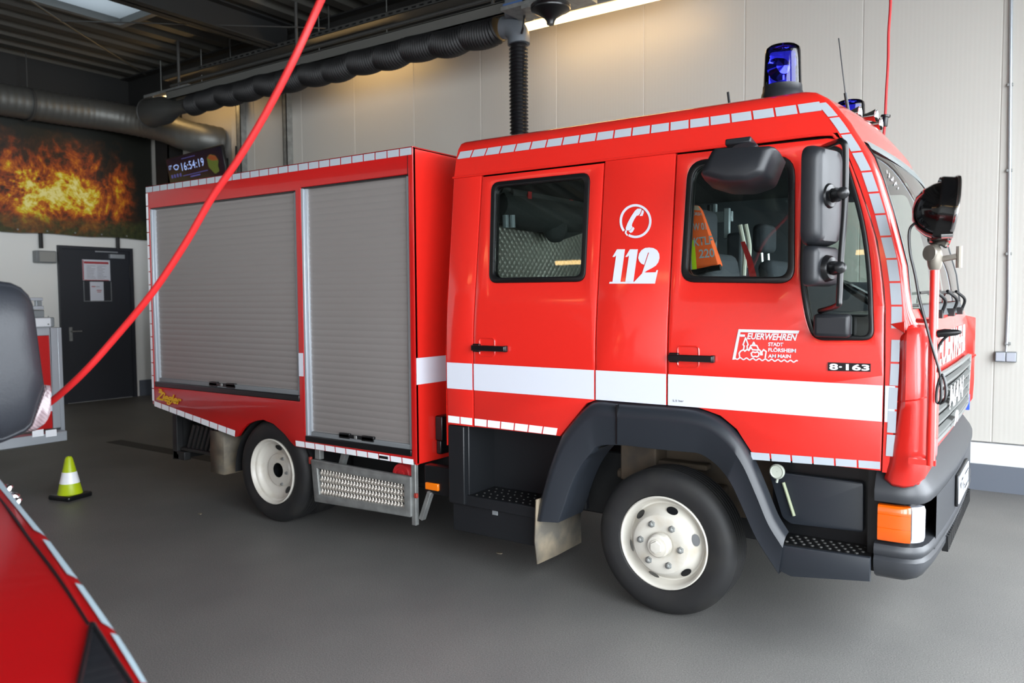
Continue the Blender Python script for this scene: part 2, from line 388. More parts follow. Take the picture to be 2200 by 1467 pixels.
def lines1(o):
    MB().box((XD + .004, 2.87, 2.235), (XD + .006, 3.27, 2.27)).box((XD + .004, 2.87, 1.965), (XD + .006, 3.27, 1.975)).box((XD + .004, 2.848, 1.97), (XD + .006, 2.862, 2.29)).build('red_border', redink, o, smooth=0)
    mb = MB(); R = random.Random(2)
    for k in range(9):
        for y0 in (2.91, 3.08): mb.box((XD + .004, y0, 2.20 - k * .025), (XD + .006, y0 + R.uniform(.07, .15), 2.207 - k * .025))
    mb.build('printed_lines', greyink, o, smooth=0)
notice(2.845, 3.295, 1.965, 2.30, 'white notice sheet with a red top bar, the upper one on the dark door', lines1)
def lines2(o):
    for y0, y1, z0, z1 in ((2.98, 3.04, 1.86, 1.873), (3.06, 3.14, 1.80, 1.812), (3.07, 3.13, 1.775, 1.785)): MB().box((XD + .0045, y0, z0), (XD + .0065, y1, z1)).build('red_print', redink, o, smooth=0)
    MB().box((XD + .0045, 3.05, 1.86), (XD + .0065, 3.11, 1.87)).build('grey_print', greyink, o, smooth=0)
    mb = MB()
    for lo, hi in (((2.85, 1.63), (2.862, 1.95)), ((3.295, 1.63), (3.307, 1.95)), ((2.85, 1.625), (3.307, 1.637))): mb.box((XD, lo[0], lo[1]), (XD + .008, hi[0], hi[1]))
    mb.build('clear_frame', lgrey, o, smooth=0)
notice(2.955, 3.175, 1.637, 1.945, 'narrow white leaflet in a frame, the lower notice on the dark door', lines2)
# loudspeaker box beside the door and two wall pipes
o = empty('wall_speaker', (XB, 2.27, 2.22), 'small grey box speaker on the back wall left of the dark door', 'speaker')
MB().box((XB, 2.12, 2.225), (XB + .13, 2.415, 2.41)).build('housing', lgrey, o, bev=.012)
MB().box((XB + .13, 2.165, 2.24), (XB + .137, 2.40, 2.395)).build('grille', grey, o, bev=.003)
for y, z0, z1, lab in ((2.23, 2.45, 2.75, 'short dark pipe above the wall speaker'), (3.44, 2.49, 2.75, 'short dark pipe above the door')):
    tag(MB().tube([(XB + .05, y, z0), (XB + .05, y, z1)], .03).build('conduit_pipe', dark), lab, 'pipe')
# large printed banner of a forest fire
bm_ = bpy.data.materials.new('fire_print'); bm_.use_nodes = True; nt = bm_.node_tree; b = nt.nodes['Principled BSDF']; b.inputs['Roughness'].default_value = .5
tc = nt.nodes.new('ShaderNodeTexCoord'); sp = nt.nodes.new('ShaderNodeSeparateXYZ'); nt.links.new(tc.outputs['Object'], sp.inputs[0])
def nmath(op, a, b_=None, clamp=False):
    n = nt.nodes.new('ShaderNodeMath'); n.operation = op; n.use_clamp = clamp
    for i, q in enumerate((a, b_)):
        if q is None: continue
        if hasattr(q, 'node'): nt.links.new(q, n.inputs[i])
        else: n.inputs[i].default_value = q
    return n.outputs[0]
def nnoise(scale, det=8, dist=0., rough=.6):
    n = nt.nodes.new('ShaderNodeTexNoise'); n.inputs['Scale'].default_value = scale; n.inputs['Detail'].default_value = det; n.inputs['Distortion'].default_value = dist; n.inputs['Roughness'].default_value = rough
    nt.links.new(tc.outputs['Object'], n.inputs['Vector']); return n.outputs[0]
Y, Z = sp.outputs['Y'], sp.outputs['Z']
gz = nmath('ABSOLUTE', nmath('SUBTRACT', Z, 3.32))                          # fire burns in a band
band = nmath('SUBTRACT', 1.0, nmath('MULTIPLY', gz, .95), True)
gy = nmath('SUBTRACT', 1.0, nmath('POWER', nmath('MULTIPLY', nmath('ABSOLUTE', nmath('SUBTRACT', Y, 2.5)), .72), 3.0), True)
heat = nmath('MULTIPLY', nmath('MULTIPLY', band, gy), nmath('MULTIPLY', nmath('ADD', nmath('MULTIPLY', nnoise(1.7, 10, .8, .72), 3.4), -.85), nmath('ADD', .35, nmath('MULTIPLY', nnoise(6, 6, .4, .6), 1.25))))
heat = nmath('ADD', heat, nmath('MULTIPLY', nmath('SUBTRACT', nnoise(9, 6, .3), .5), .55))
rp = nt.nodes.new('ShaderNodeValToRGB'); e = rp.color_ramp.elements; e[0].position = .12; e[0].color = (*srgb((22, 24, 18)), 1); e[1].position = .95; e[1].color = (*srgb((250, 236, 150)), 1)
for p_, c_ in ((.3, (66, 38, 20)), (.45, (150, 62, 20)), (.6, (206, 112, 22)), (.74, (226, 200, 26))):
    q = rp.color_ramp.elements.new(p_); q.color = (*srgb(c_), 1)
nt.links.new(heat, rp.inputs[0])
gr = nt.nodes.new('ShaderNodeValToRGB'); gr.color_ramp.elements[0].position = .3; gr.color_ramp.elements[0].color = (*srgb((34, 40, 20)), 1); gr.color_ramp.elements[1].position = .75; gr.color_ramp.elements[1].color = (*srgb((88, 96, 48)), 1)
nt.links.new(nnoise(16, 6), gr.inputs[0])
gm = nmath('MULTIPLY', nmath('SUBTRACT', nmath('ADD', 2.93, nmath('MULTIPLY', nnoise(7), .22)), Z), 6.0, True)
gm = nmath('SUBTRACT', gm, .35, True)
mx = nt.nodes.new('ShaderNodeMix'); mx.data_type = 'RGBA'; nt.links.new(gm, mx.inputs[0]); nt.links.new(rp.outputs[0], mx.inputs[6]); nt.links.new(gr.outputs[0], mx.inputs[7]); nt.links.new(mx.outputs[2], b.inputs['Base Color'])
ban = empty('wall_banner', (XB, 2.0, 2.65), 'large printed banner of a burning forest on the back wall above the door', 'banner')
rows = []
for i in range(13):
    z = 2.67 + i * (4.42 - 2.67) / 12
    rows.append([(XB + .10 + .008 * math.sin(y * 5 + z), y, z + .01 * math.sin(y * 6)) for y in [-.9 + k * .2152 for k in range(24)]])
MB().grid(rows).build('printed_sheet', bm_, ban)
for k in range(9): MB().lathe([(.001, 0), (.014, 0), (.014, .006), (.001, .006)], (XB + .112, .2 + k * .42, 2.71), (1, 0, 0), 12).build('eyelet', steel, ban)
MB().tube([(XB + .08, -.95, 4.42), (XB + .08, 3.95, 4.42)], .02).build('hanging_rod', dark, ban)
for y in (-.5, 1.2, 2.9):
    MB().box((XB, y, 4.38), (XB + .1, y + .04, 4.46)).build('bracket', dark, ban)
# spiral duct along the back wall, turning along the right wall
pth = smoothpath([(-10.97, -9, 4.5), (-10.97, -4, 4.5), (-10.97, 0, 4.52), (-10.97, 2.4, 4.56), (-10.85, 3.1, 4.56), (-10.5, 3.5, 4.48), (-10.05, 3.62, 4.36), (-9.6, 3.66, 4.2), (-9.29, 3.80, 4.12), (-9.22, 4.02, 4.10)], 40)
at, L = resample(pth, 1); n = int(L / .035); pts = [at(L * k / n) for k in range(n + 1)]
o = empty('ventilation_duct', (-10.97, 0, 4.5), 'long spiral metal duct running above the fire banner', 'duct')
MB().tube(pts, [.228 + (.006 if k % 3 == 0 else 0) for k in range(n + 1)], 28, caps=False).build('spiral_pipe', zinc, o, smooth=60)
for y in (-3.5, -.5, 2.0):
    MB().lathe([(.234, -.02), (.245, -.02), (.245, .02), (.234, .02)], (-10.97, y, 4.52 + .01 * y), (0, 1, 0), 32).build('clamp_ring', traym, o)
    MB().tube([(-10.97, y, 4.75), (-10.97, y, 5.32)], .008).build('hanger_rod', traym, o)
# clock monitor on a bracket
scr = mat('dark_screen', (10, 10, 18), .15, emit=((40, 36, 90), .02)); digit = mat('lit_digits', (120, 130, 160), .4, emit=((170, 195, 255), .42))
mon = empty('wall_monitor', (-9.2, 3.6, 3.5), 'black clock monitor showing 16:54:19 above the rear of the fire engine', 'monitor')
MC = Vector((-9.27, 3.6, 3.66)); mr = Matrix.Rotation(math.radians(-2.5), 3, 'Y') @ Matrix.Rotation(math.radians(9), 3, 'X')
def mp(x, y, z): return MC + mr @ Vector((x, y, z))
def mbox(mb, lo, hi):
    t = MB().box(lo, hi); return mb.add([mp(*v) for v in t.v], t.f)
mb = MB(); mbox(mb, (-.72, 0, -.235), (.72, .05, .235)); mb.build('bezel', blk2, mon, bev=.006)
mb = MB(); mbox(mb, (-.70, -.004, -.215), (.70, 0, .215)); mb.build('screen', scr, mon, smooth=0)
textquad('clock_digits', '16:54:19', [mp(-.33, -.007, .115), mp(.24, -.007, .115), mp(.24, -.007, -.005), mp(-.33, -.007, -.005)], digit, mon, space=1.12)
textquad('temperature', '17°', [mp(-.66, -.007, .12), mp(-.58, -.007, .12), mp(-.58, -.007, .05), mp(-.66, -.007, .05)], digit, mon)
mb = MB(); cl = [(.06 * math.cos(a) * (1 + .15 * math.sin(3 * a)) - .47, .035 * math.sin(a) + .07) for a in [k * math.pi / 8 for k in range(17)]]
strokes(mb, [cl], .012, lambda x, z: mp(x, -.007, z)); mb.build('cloud_symbol', digit, mon, smooth=0)
dimd = mat('dim_screen_text', (90, 90, 160), .4, emit=((90, 90, 170), .1))
mb = MB()
for k in range(4): mbox(mb, (-.64 + k * .075, -.007, -.08), (-.60 + k * .075, -.005, -.03))
mbox(mb, (-.33, -.007, -.085), (.3, -.005, -.075)); mbox(mb, (-.15, -.007, -.125), (.1, -.005, -.105)); mbox(mb, (-.3, -.007, .17), (.05, -.005, .178)); mb.build('status_lines', dimd, mon, smooth=0)
sh = [(.33, .1), (.42, .14), (.55, .1), (.6, .02), (.56, -.05), (.58, -.13), (.46, -.16), (.4, -.1), (.34, -.04)]
mapm = mat('screen_map', (60, 64, 30), .4, emit=((110, 130, 50), .14)); mapr = mat('screen_map_red', (130, 70, 40), .4, emit=((140, 60, 20), .14))
MB().add([mp(x, -.007, z) for x, z in rr(sh, .03)], [tuple(range(len(rr(sh, .03))))]).build('weather_map', mapm, mon, smooth=0)
MB().add([mp(x, -.0075, z) for x, z in ((.34, .09), (.42, .135), (.55, .095), (.59, .03), (.45, .04))], [(0, 1, 2, 3, 4)]).build('weather_map', mapr, mon, smooth=0)
MB().box((-9.3, 3.64, 3.62), (-9.2, 4.06, 3.72)).box((-9.4, 3.98, 3.5), (-9.1, 4.07, 3.85)).build('wall_bracket', dark, mon, bev=.004)
MB().tube(smoothpath([(-8.62, 3.64, 3.65), (-8.6, 3.8, 3.55), (-8.62, 3.85, 3.75), (-8.62, 3.86, 3.95)], 6), .012).build('cable', blk2, mon)
# ceiling lamps: warm tubes along the right wall and in the other bays
def lamp(x, y, z, L, label):
    o = empty('ceiling_lamp', (x, y, z), label, 'lamp', 'warm tube lamps under the roof')
    MB().box((x - L / 2, y - .05, z + .035), (x + L / 2, y + .05, z + .09)).build('lamp_housing', grey, o, bev=.01)
    MB().tube([(x - L / 2 + .03, y, z), (x + L / 2 - .03, y, z)], .04, 14).build('tube', lampem, o)
    for s in (-1, 1): MB().tube([(x + s * L * .4, y, z + .09), (x + s * L * .4, y, ZC + .02)], .006).build('suspension_rod', steel, o)
lamp(-2.30, 3.42, 4.50, 1.9, 'bright warm tube lamp by the right wall, right of the black hose reel')
lamp(-5.75, 3.50, 4.75, 1.5, 'warm tube lamp hidden behind the sagging black hose by the wall')
lamp(-9.3, 3.42, 4.72, 1.3, 'warm tube lamp by the wall above the clock monitor and steel duct')
for x in (-6.0, -1.0):
    lamp(x, -9.6, 4.5, 1.6, 'warm tube lamp over the far bay, outside the photo')
# exhaust extraction rail with its hoses
ex = empty('exhaust_extractor', (-5, 3, 4.5), 'black corrugated exhaust hose hanging from a metal rail along the right wall', 'exhaust hose')
MB().box((-8.95, 2.95, 4.5), (1.5, 2.965, 4.62)).box((-8.95, 3.035, 4.5), (1.5, 3.05, 4.62)).box((-8.95, 2.95, 4.61), (1.5, 3.05, 4.625)).box((-8.95, 2.95, 4.5), (1.5, 2.985, 4.512)).build('rail', railm, ex, smooth=0)
hp = [on('y', 3.0, u, v) for u, v in ((1072, 62), (1050, 70), (950, 91), (850, 114), (700, 152), (600, 175), (500, 199), (412, 222))]
hp = smoothpath(hp, 20); at, L = resample(hp, 1); n = 330; pts = []; rs = []
for k in range(n + 1):
    s = k / n * L; ph = (s % .42) / .42; p = at(s); p = p + Vector((0, 0, -.022 * math.sin(math.pi * ph) + .010 * math.sin(7 * s)))
    pts.append(p); rs.append((.135 + .012 * math.sin(math.pi * ph)) * (1 if k % 2 else .91))
MB().tube(pts, rs, 26).build('sagging_hose', hose, ex, smooth=25)
s = .1
while s < L:
    p = at(s); mb = MB(); mb.tube([p + Vector((0, 0, .12)), Vector((p.x, 3.0, 4.51))], .008, 6); mb.box((p.x - .012, 2.99, 4.50 - .03), (p.x + .012, 3.01, 4.505)); s += .42; mb.build('hanger_hook', steel, ex)
pts = []; rs = []; n = 400
for k in range(n + 1):
    z = 4.22 - k * (4.22 - .62) / n; pts.append((-2.88 - .006 * math.sin(z * 2), 3.0, z)); rs.append((.078, .092, .097, .084)[k % 4])
MB().tube(pts, rs, 28).build('drop_hose', mat('ribbed_hose', (24, 24, 26), .28), ex, smooth=50)
g2 = mat('grey_cast_coupling', (96, 102, 108), .45)
MB().box((-2.98, 2.88, 4.42), (-2.76, 3.12, 4.78)).build('coupling_block', g2, ex, bev=.02)
MB().tube(smoothpath([(-3.06, 3.0, 4.38), (-2.96, 3.0, 4.36), (-2.89, 3.0, 4.28), (-2.88, 3.0, 4.18)], 8), .112, 24).build('elbow', g2, ex)
MB().box((-2.985, 2.875, 4.53), (-2.755, 3.125, 4.56)).build('blue_band', mat('blue_band', (70, 100, 150), .5), ex, smooth=0)
MB().tube(smoothpath([(-2.75, 2.88, 4.75), (-2.73, 2.88, 4.5), (-2.74, 2.88, 4.32), (-2.78, 2.9, 4.24)], 8), .012).build('control_cable', blk2, ex)
MB().box((-2.6, 2.62, 4.36), (-1.9, 2.72, 4.40)).box((-2.85, 2.64, 4.40), (-2.0, 3.02, 4.44)).build('cross_arm', steel, ex, bev=.004)
c = Vector((-2.27, 2.62, 4.18))
MB().lathe([(0, -.03), (.035, -.03), (.04, .0), (.06, .03), (.13, .075), (.165, .095), (.18, .10), (.183, .112), (.178, .118), (.183, .126), (.178, .132), (.183, .142), (.175, .15), (.12, .17), (.04, .19), (0, .2)], c, (0, 0, 1), 40).build('spring_balancer', blk2, ex, smooth=40)
fn0, fn1 = on('y', 3.0, 322, 243), on('y', 3.0, 405, 227); ax = (fn1 - fn0); ln = ax.length
MB().lathe([(.205, 0), (.215, .01), (.205, .02), (.195, ln * .4), (.13, ln * .62), (.10, ln * .72), (.095, ln)], fn0, ax, 36).build('funnel', mat('dark_funnel', (52, 52, 50), .5), ex)
MB().box((fn0.x - .1, 2.97, 4.62), (fn0.x + 1.0, 3.03, 4.66)).tube([(fn0.x + .1, 3, 4.4), (fn0.x + .1, 3, 4.64)], .01).build('bracket', steel, ex)
MB().tube([(-8.9, 3.0, 4.7), (-3.1, 3.0, 4.7)], .022).tube([(-3.2, 3.0, 4.62), (-3.2, 3.0, 5.3)], .02).tube([(-6.2, 3.0, 4.62), (-6.2, 3.0, 5.3)], .02).tube([(-8.7, 3.0, 4.62), (-8.7, 3.0, 5.3)], .02).build('air_pipe', traym, ex)
# cable tray and a wrapped pipe beside the rail
ct = empty('cable_tray', (-5, 3.35, 4.95), 'perforated steel cable tray under the roof behind the hose rail', 'cable tray')
mb = MB().box((-9.5, 3.25, 4.93), (.5, 3.45, 4.935)); 
for yy in (3.25, 3.445): mb.box((-9.5, yy, 4.93), (.5, yy + .006, 4.99))
mb.cur = 1
for k in range(60): mb.box((-8.6 + k * .12, 3.246, 4.95), (-8.54 + k * .12, 3.249, 4.97))
mb.build('tray', [traym, blk2], ct, smooth=0)
for x in (-8, -6, -4, -2): MB().tube([(x, 3.35, 4.93), (x, 3.35, 5.32)], .008).build('hanger_rod', traym, ct)
tag(MB().tube(smoothpath([(-4.3, 2.45, 5.0), (-3.4, 2.5, 4.95), (-3.15, 2.55, 4.94), (-3.08, 2.6, 5.02), (-3.07, 2.62, 5.28)], 10), .085, 20).build('wrapped_pipe', zinc), 'short bent foil-wrapped pipe at the top, left of the grey hose coupling', 'pipe')
# steel bracing cables under the roof
for pts, lab in (([on('z', 4.9, 62, 0), on('z', 5.0, 130, 45), on('y', 3.4, 312, 160)], 'thin dark bracing cable crossing below the skylight'), ([on('z', 5.0, 130, 45), on('z', 5.0, 330, 50), on('y', 3.2, 700, 60)], 'thin pale wire stretched level below the skylight')):
    tag(MB().tube(pts, .012 if 'dark' in lab else .008, 6).build('bracing_cable', cablem), lab, 'cable')
# conduit and sockets on the right wall
cd = empty('wall_conduit', (1.28, YW, 1.2), 'thin metal conduit running down the right wall to a socket box', 'conduit')
MB().tube([on('y', YW - .02, 2173, -40), on('y', YW - .02, 2167, 650), on('y', YW - .02, 2163, 738)], .013, 10).tube([on('y', YW - .02, 2163, 738), on('y', YW - .02, 2161, 760)], .008, 8).build('pipe', aluflat, cd)
for v in (182, 366, 545, 738): 
    p = on('y', YW - .02, 2172 - v * .0095, v); MB().box((p.x - .022, YW - .03, p.z - .012), (p.x + .022, YW, p.z + .012)).build('clip', steel, cd, bev=.003)
so = empty('socket_box', (1.3, YW, 1.08), 'grey double socket box low on the right wall below the conduit', 'socket')
MB().box((1.222, YW - .05, 1.09), (1.375, YW, 1.175)).build('housing', lgrey, so, bev=.006)
for x in (1.228, 1.302): MB().box((x, YW - .062, 1.097), (x + .068, YW - .05, 1.168)).build('flap_cover', mat('socket_flap', (168, 172, 182), .35) if 'socket_flap' not in MATS else MATS['socket_flap'], so, bev=.004)

# ------------------------------------------------------------------ the fire engine
T = empty('fire_engine', (-1.7, 1.08, 0), 'large red crew-cab fire engine with grey roller shutters and white 112 on its side', 'fire engine')
WB = 3.0842; RT = .38; RR = .242
def interp(tab, z):
    for (a, va), (b2, vb) in zip(tab[:-1], tab[1:]):
        if z <= b2: return va + (vb - va) * max(0, min(1, (z - a) / (b2 - a)))
    return tab[-1][1]
XDT = [(.85, 1.033), (.89, 1.033), (1.163, 1.037), (1.314, 1.038), (1.584, 1.032), (1.644, 1.028), (1.866, .994), (2.034, .943), (2.2, .883), (2.273, .853), (2.31, .84), (2.385, .80)]
EDT = [(.85, 1.08), (.95, 1.082), (1.35, 1.094), (1.57, 1.095), (1.67, 1.085), (1.77, 1.073), (2.0, 1.012), (2.15, .965), (2.255, .925), (2.36, .86), (2.42, .825), (2.5, .765), (2.55, .72), (2.59, .665), (2.61, .61), (2.63, .45), (2.64, .1)]
YDT = [(2.385, .104), (2.42, .112), (2.5, .128), (2.55, .145), (2.59, .175), (2.61, .22), (2.63, .42), (2.64, 1.02)]
def cabring(z, rear=None):
    y = lean(z) if z <= 2.385 else interp(YDT, z)
    e = interp(EDT, z); low = max(0, min(1, (1.6 - z) / .12))
    dx = .03 + .048 * low; b_ = .028 - .012 * low + (.03 if 2.38 < z < 2.6 else .015 if z > 2.3 else 0); dy = .05
    if z > 2.6: dy = .05; b_ = .015 if z < 2.62 else .01
    x0 = interp(XDT, z) if rear is None else rear
    pts = [Vector((x0 + (e - x0) * k / 4, y, z)) for k in range(5)]
    for k in range(1, 13):
        t = k / 12; p = Vector((e, y)) * (1 - t) ** 2 + Vector((e + dx, y)) * 2 * t * (1 - t) + Vector((e + dx, y + dy)) * t * t
        pts.append(Vector((p.x, p.y, z)))
    ys = y + dy; h = 1.08 - ys
    for k in range(1, 9):
        Y_ = ys + h * k / 8; pts.append(Vector((e + dx + b_ * (1 - ((1.08 - Y_) / h) ** 2), Y_, z)))
    return pts + [Vector((p.x, 2.16 - p.y, z)) for p in pts[-2::-1]]
def frontx(Y_, z):
    r = cabring(z)
    for a, b2 in zip(r[:-1], r[1:]):
        if a.y <= Y_ <= b2.y and b2.y > a.y: return a.x + (b2.x - a.x) * (Y_ - a.y) / (b2.y - a.y)
    return r[len(r) // 2].x
NR = len(cabring(1.3)); C0 = 16; C1 = NR - 17         # columns of the flat front

def joinobjs(name, objs, material, parent, smooth=30):
    bm = bmesh.new()
    for o in objs:
        bm.from_mesh(o.data)
    for o in objs:
        me = o.data; bpy.data.objects.remove(o); bpy.data.meshes.remove(me)
    me = bpy.data.meshes.new(name); bm.to_mesh(me); bm.free(); me.materials.clear()
    return link(name, me, material, parent, smooth)

# --- fixed cab shell: rear corner, door pillar, sill over the doors, roof, front
ZG = 2.372     # roof gutter
parts = []
for far in (False, True):
    parts.append(cabpanel('p', [(-1.391, .88), (-1.197, .88), (-1.197, ZG), (-1.405, ZG)], [], [], None, far=far))
    parts.append(cabpanel('p', [(-.371, 1.10), (.030, 1.10), (.030, ZG), (-.371, ZG)], [], [], None, far=far))
mb = MB()
zl = [.88, .95, 1.05, 1.15, 1.25, 1.35, 1.45, 1.52, 1.585]
mb.grid([cabring(z) for z in zl])
zw = [1.585, 1.67, 1.77, 1.88, 2.0, 2.15, 2.255, 2.31]
for sl in (slice(0, C0 + 1), slice(C1, NR)): mb.grid([cabring(z)[sl] for z in zw])
zu = [2.378, 2.42, 2.46, 2.5, 2.55, 2.59, 2.61, 2.63, 2.64]
rings = [cabring(z, -1.405 + .02 * max(0, z - 2.5)) for z in zu]; mb.grid(rings)
mb.add(rings[-1], [tuple(range(NR))])
mb.grid([cabring(z)[:C0 + 1] for z in (2.31, 2.335)]); mb.grid([cabring(z)[C1:] for z in (2.31, 2.335)]); mb.grid([cabring(z) for z in (2.335, 2.378)])
mb.add([(-1.40, lean(z), z) for z in (.75, 1.3, 1.6, 2.385)] + [r[0] for r in rings] + [r[-1] for r in rings[::-1]] + [(-1.40, 2.16 - lean(z), z) for z in (2.385, 1.6, 1.3, .75)], [tuple(range(8 + 2 * len(rings)))])
parts.append(mb.build('p', []))
cab = joinobjs('cab_body', parts, red, T)
# inner liner: door trim, and a dark sheet that blackens the door gaps
def liner(far):
    ol = [(-1.385, .9), (-.62, .9), (-.44, 1.05), (-.36, 1.09), (.06, 1.09), (.2, 1.085), (.30, 1.05), (.40, .99), (.47, .9), (1.02, .9), (1.025, 1.3), (1.02, 1.58), (.98, 1.87), (.93, 2.03), (.84, 2.27), (.80, 2.37), (-1.385, 2.37)]
    return cabpanel('inner_liner', ol, [CW, DW, QW], blk2 if not far else mat('grey_door_trim', (84, 88, 94), .7), T, off=-.034, th=.012, bev=0, far=far)
CWo = sd((1056, 392), (1268, 370), (1257, 605), (1051, 608)); DWo = sd((1478, 344), (1708, 332), (1707, 609), (1462, 606))
QWo = sd((1729, 316), (1808, 312), (1836, 395), (1860, 484), (1874, 592), (1878, 731), (1747, 731), (1731, 686), (1717, 598))
def shrink(poly, d):
    n = len(poly); out = []
    A = sum(poly[i - 1][0] * poly[i][1] - poly[i][0] * poly[i - 1][1] for i in range(n)); sg = 1 if A > 0 else -1
    for i in range(n):
        a, p, c = Vector(poly[i - 1]), Vector(poly[i]), Vector(poly[(i + 1) % n]); d1 = (p - a).normalized(); d2 = (c - p).normalized()
        n1 = Vector((-d1.y, d1.x)) * sg; n2 = Vector((-d2.y, d2.x)) * sg; b_ = (n1 + n2); b_ = b_ / max(b_.dot(n1), .3)
        out.append(tuple(p + b_ * d))
    return out
CWr = rr(CWo, .055); DWr = rr(DWo, [.1, .1, .075, .075]); QWr = rr(QWo, [.03, .05, .2, .2, .2, .045, .05, .1, .1])
CW = rr(shrink(CWo, .03), .04); DW = rr(shrink(DWo, .03), [.08, .08, .055, .055]); QW = rr(shrink(QWo, .02), [.02, .04, .2, .2, .2, .03, .04, .1, .1])
CDO = [(-1.189, .882), (-.597, .882), (-.43, 1.075), (-.379, 1.095), (-.379, 2.362), (-1.189, 2.362)]
DDO = [(.038, 1.103), (.2, 1.098), (.31, 1.068), (.39, 1.01), (.478, .884)] + [(interp(XDT, z) - .006, z) for z in (.884, 1.1, 1.3, 1.5, 1.6, 1.7, 1.8, 1.9, 2.0, 2.1, 2.2, 2.28, 2.33)] + [(.79, 2.352), (.76, 2.358), (.038, 2.362)]
def stripe(name, x0, x1, parent, off=.0035, far=False):
    f = sidefn(0, 0, -1 if far else 1); s = -off if not far else off
    return MB().quad(*[f(x, z, 0) + Vector((0, s, 0)) for x, z in ((x0, 1.1006), (x1, 1.1006), (x1, 1.2577), (x0, 1.2577))]).build(name, white, parent, smooth=0)
def frameglass(outer, inner, parent, far=False, glassm=gl_side, name='window_frame'):
    fr = cabpanel(name, outer, [inner], blk2, parent, off=.006, th=.03, bev=.005, far=far)
    cabpanel('window_pane', inner, [], glassm, fr, off=-.012, th=.004, bev=0, far=far)
    return fr
def handle(x0, x1, z, parent):
    o = MB()
    o.box((x0, -.035, z - .014), (x1, -.012, z + .018)); o.box((x0, -.02, z - .022), (x0 + .05, 0, z + .026)); o.box((x1 - .012, -.03, z - .016), (x1 + .006, 0, z + .02))
    h = o.build('door_handle', blk2, parent, bev=.005)
    mb = MB(); out = rr([(x0 + .04, z - .045), (x0 + .15, z - .045), (x0 + .15, z + .06), (x0 + .04, z + .06)], .02)
    mb.tube([Vector((x, -.001, zz)) for x, zz in out + out[:1]], .004, 6); mb.build('handle_recess', red, h)
    mb = MB().lathe([(.001, .004), (.009, .004), (.009, 0)], (x0 + .025, -.022, z + .004), (0, -1, 0), 12); mb.build('lock', chrome, h)
cd_ = cabpanel('rear_door', CDO, [CWr], red, T, bev=.005); stripe('white_stripe', -1.187, -.381, cd_); frameglass(CWr, CW, cd_)
(hx0, hz0), (hx1, hz1), (kx0, kz0), (kx1, _) = sd((1019, 748), (1090, 750), (1440, 768), (1535, 770)); handle(hx0, hx1, hz1, cd_)
dd_ = cabpanel('front_door', DDO, [DWr, QWr], red, T, bev=.005); stripe('white_stripe', .040, 1.029, dd_); frameglass(DWr, DW, dd_); frameglass(QWr, QW, dd_, name='quarter_window_frame'); handle(kx0, kx1, kz0, dd_)
cf_ = cabpanel('rear_door', CDO, [CWr], red, T, far=True); frameglass(CWr, CW, cf_, True)
df_ = cabpanel('front_door', DDO, [DWr, QWr], red, T, far=True); frameglass(DWr, DW, df_, True); frameglass(QWr, QW, df_, True, name='quarter_window_frame')
liner(False); liner(True)
stripe('white_stripe', -1.391, -1.197, cab); stripe('white_stripe', -.371, .030, cab); stripe('white_stripe', 1.039, 1.078, cab)
# gutter
for s in (1, -1):
    mb = MB(); f = sidefn(0, 0, s); gp = [f(x, ZG + .004, 0) + Vector((0, -.004 * s, 0)) for x in (-1.41, -.3, .4, .74)] + [f(.80, 2.352, 0), f(.845, 2.30, 0)]
    mb.tube(smoothpath(gp, 6), .007, 8); mb.build('roof_gutter', red, cab)
# --- windscreen
ws = MB().grid([cabring(z)[C0:C1 + 1] for z in [1.61, 1.67, 1.77, 1.88, 2.0, 2.15, 2.255, 2.31]]).build('windscreen', gl_ws, T)
bd = [cabring(z)[C0] for z in (1.60, 1.67, 1.77, 1.88, 2.0, 2.15, 2.255, 2.315)] + cabring(2.315)[C0 + 1:C1] + [cabring(z)[C1] for z in (2.315, 2.255, 2.15, 2.0, 1.88, 1.77, 1.67, 1.60)] + cabring(1.60)[C0 + 1:C1][::-1]
MB().tube(bd + bd[:2], .006, 8, caps=False).build('windscreen_seal', blk2, ws)
MB().grid([[p + Vector((.012, 0, 0)) for p in cabring(z)[C0:C1 + 1]] for z in (2.298, 2.31, 2.33, 2.338)]).build('visor_strip', mat('grey_seal', (112, 118, 118), .35), cab)
# faint lettering on the windscreen corner
mb = MB()
for k, (yy, zz) in enumerate(((.26, 2.2), (.29, 2.19), (.32, 2.17), (.35, 2.18), (.38, 2.16))):
    xx = frontx(yy, zz) + .004; strokes(mb, [[(yy, zz), (yy + .02, zz + .015)], [(yy, zz - .02), (yy + .02, zz - .012)]], .006, lambda a, c: Vector((frontx(a, c) + .004, a, c)))
mb.build('sticker', white, ws, smooth=0)
# wipers and cowl
mb = MB(); 
for y0 in (.55, 1.0, 1.45): 
    xx = frontx(y0, 1.56); mb.box((xx - .02, y0 - .03, 1.535), (xx + .035, y0 + .03, 1.575)); mb.tube(smoothpath([(xx + .03, y0, 1.56), (xx + .045, y0 - .02, 1.62), (frontx(y0, 1.66) + .03, y0 - .10, 1.665)], 6), .008); mb.tube([(frontx(y0 - .3, 1.655) + .015, y0 - .38, 1.655), (frontx(y0 + .2, 1.665) + .015, y0 + .2, 1.665)], .007)
mb.build('wiper', blk2, T)
MB().grid([[p + Vector((.006, 0, 0)) for p in cabring(z)[C0 + 1:C1]] for z in (1.545, 1.575, 1.60)]).build('cowl_strip', mat('cowl_grey', (70, 74, 76), .5), T)
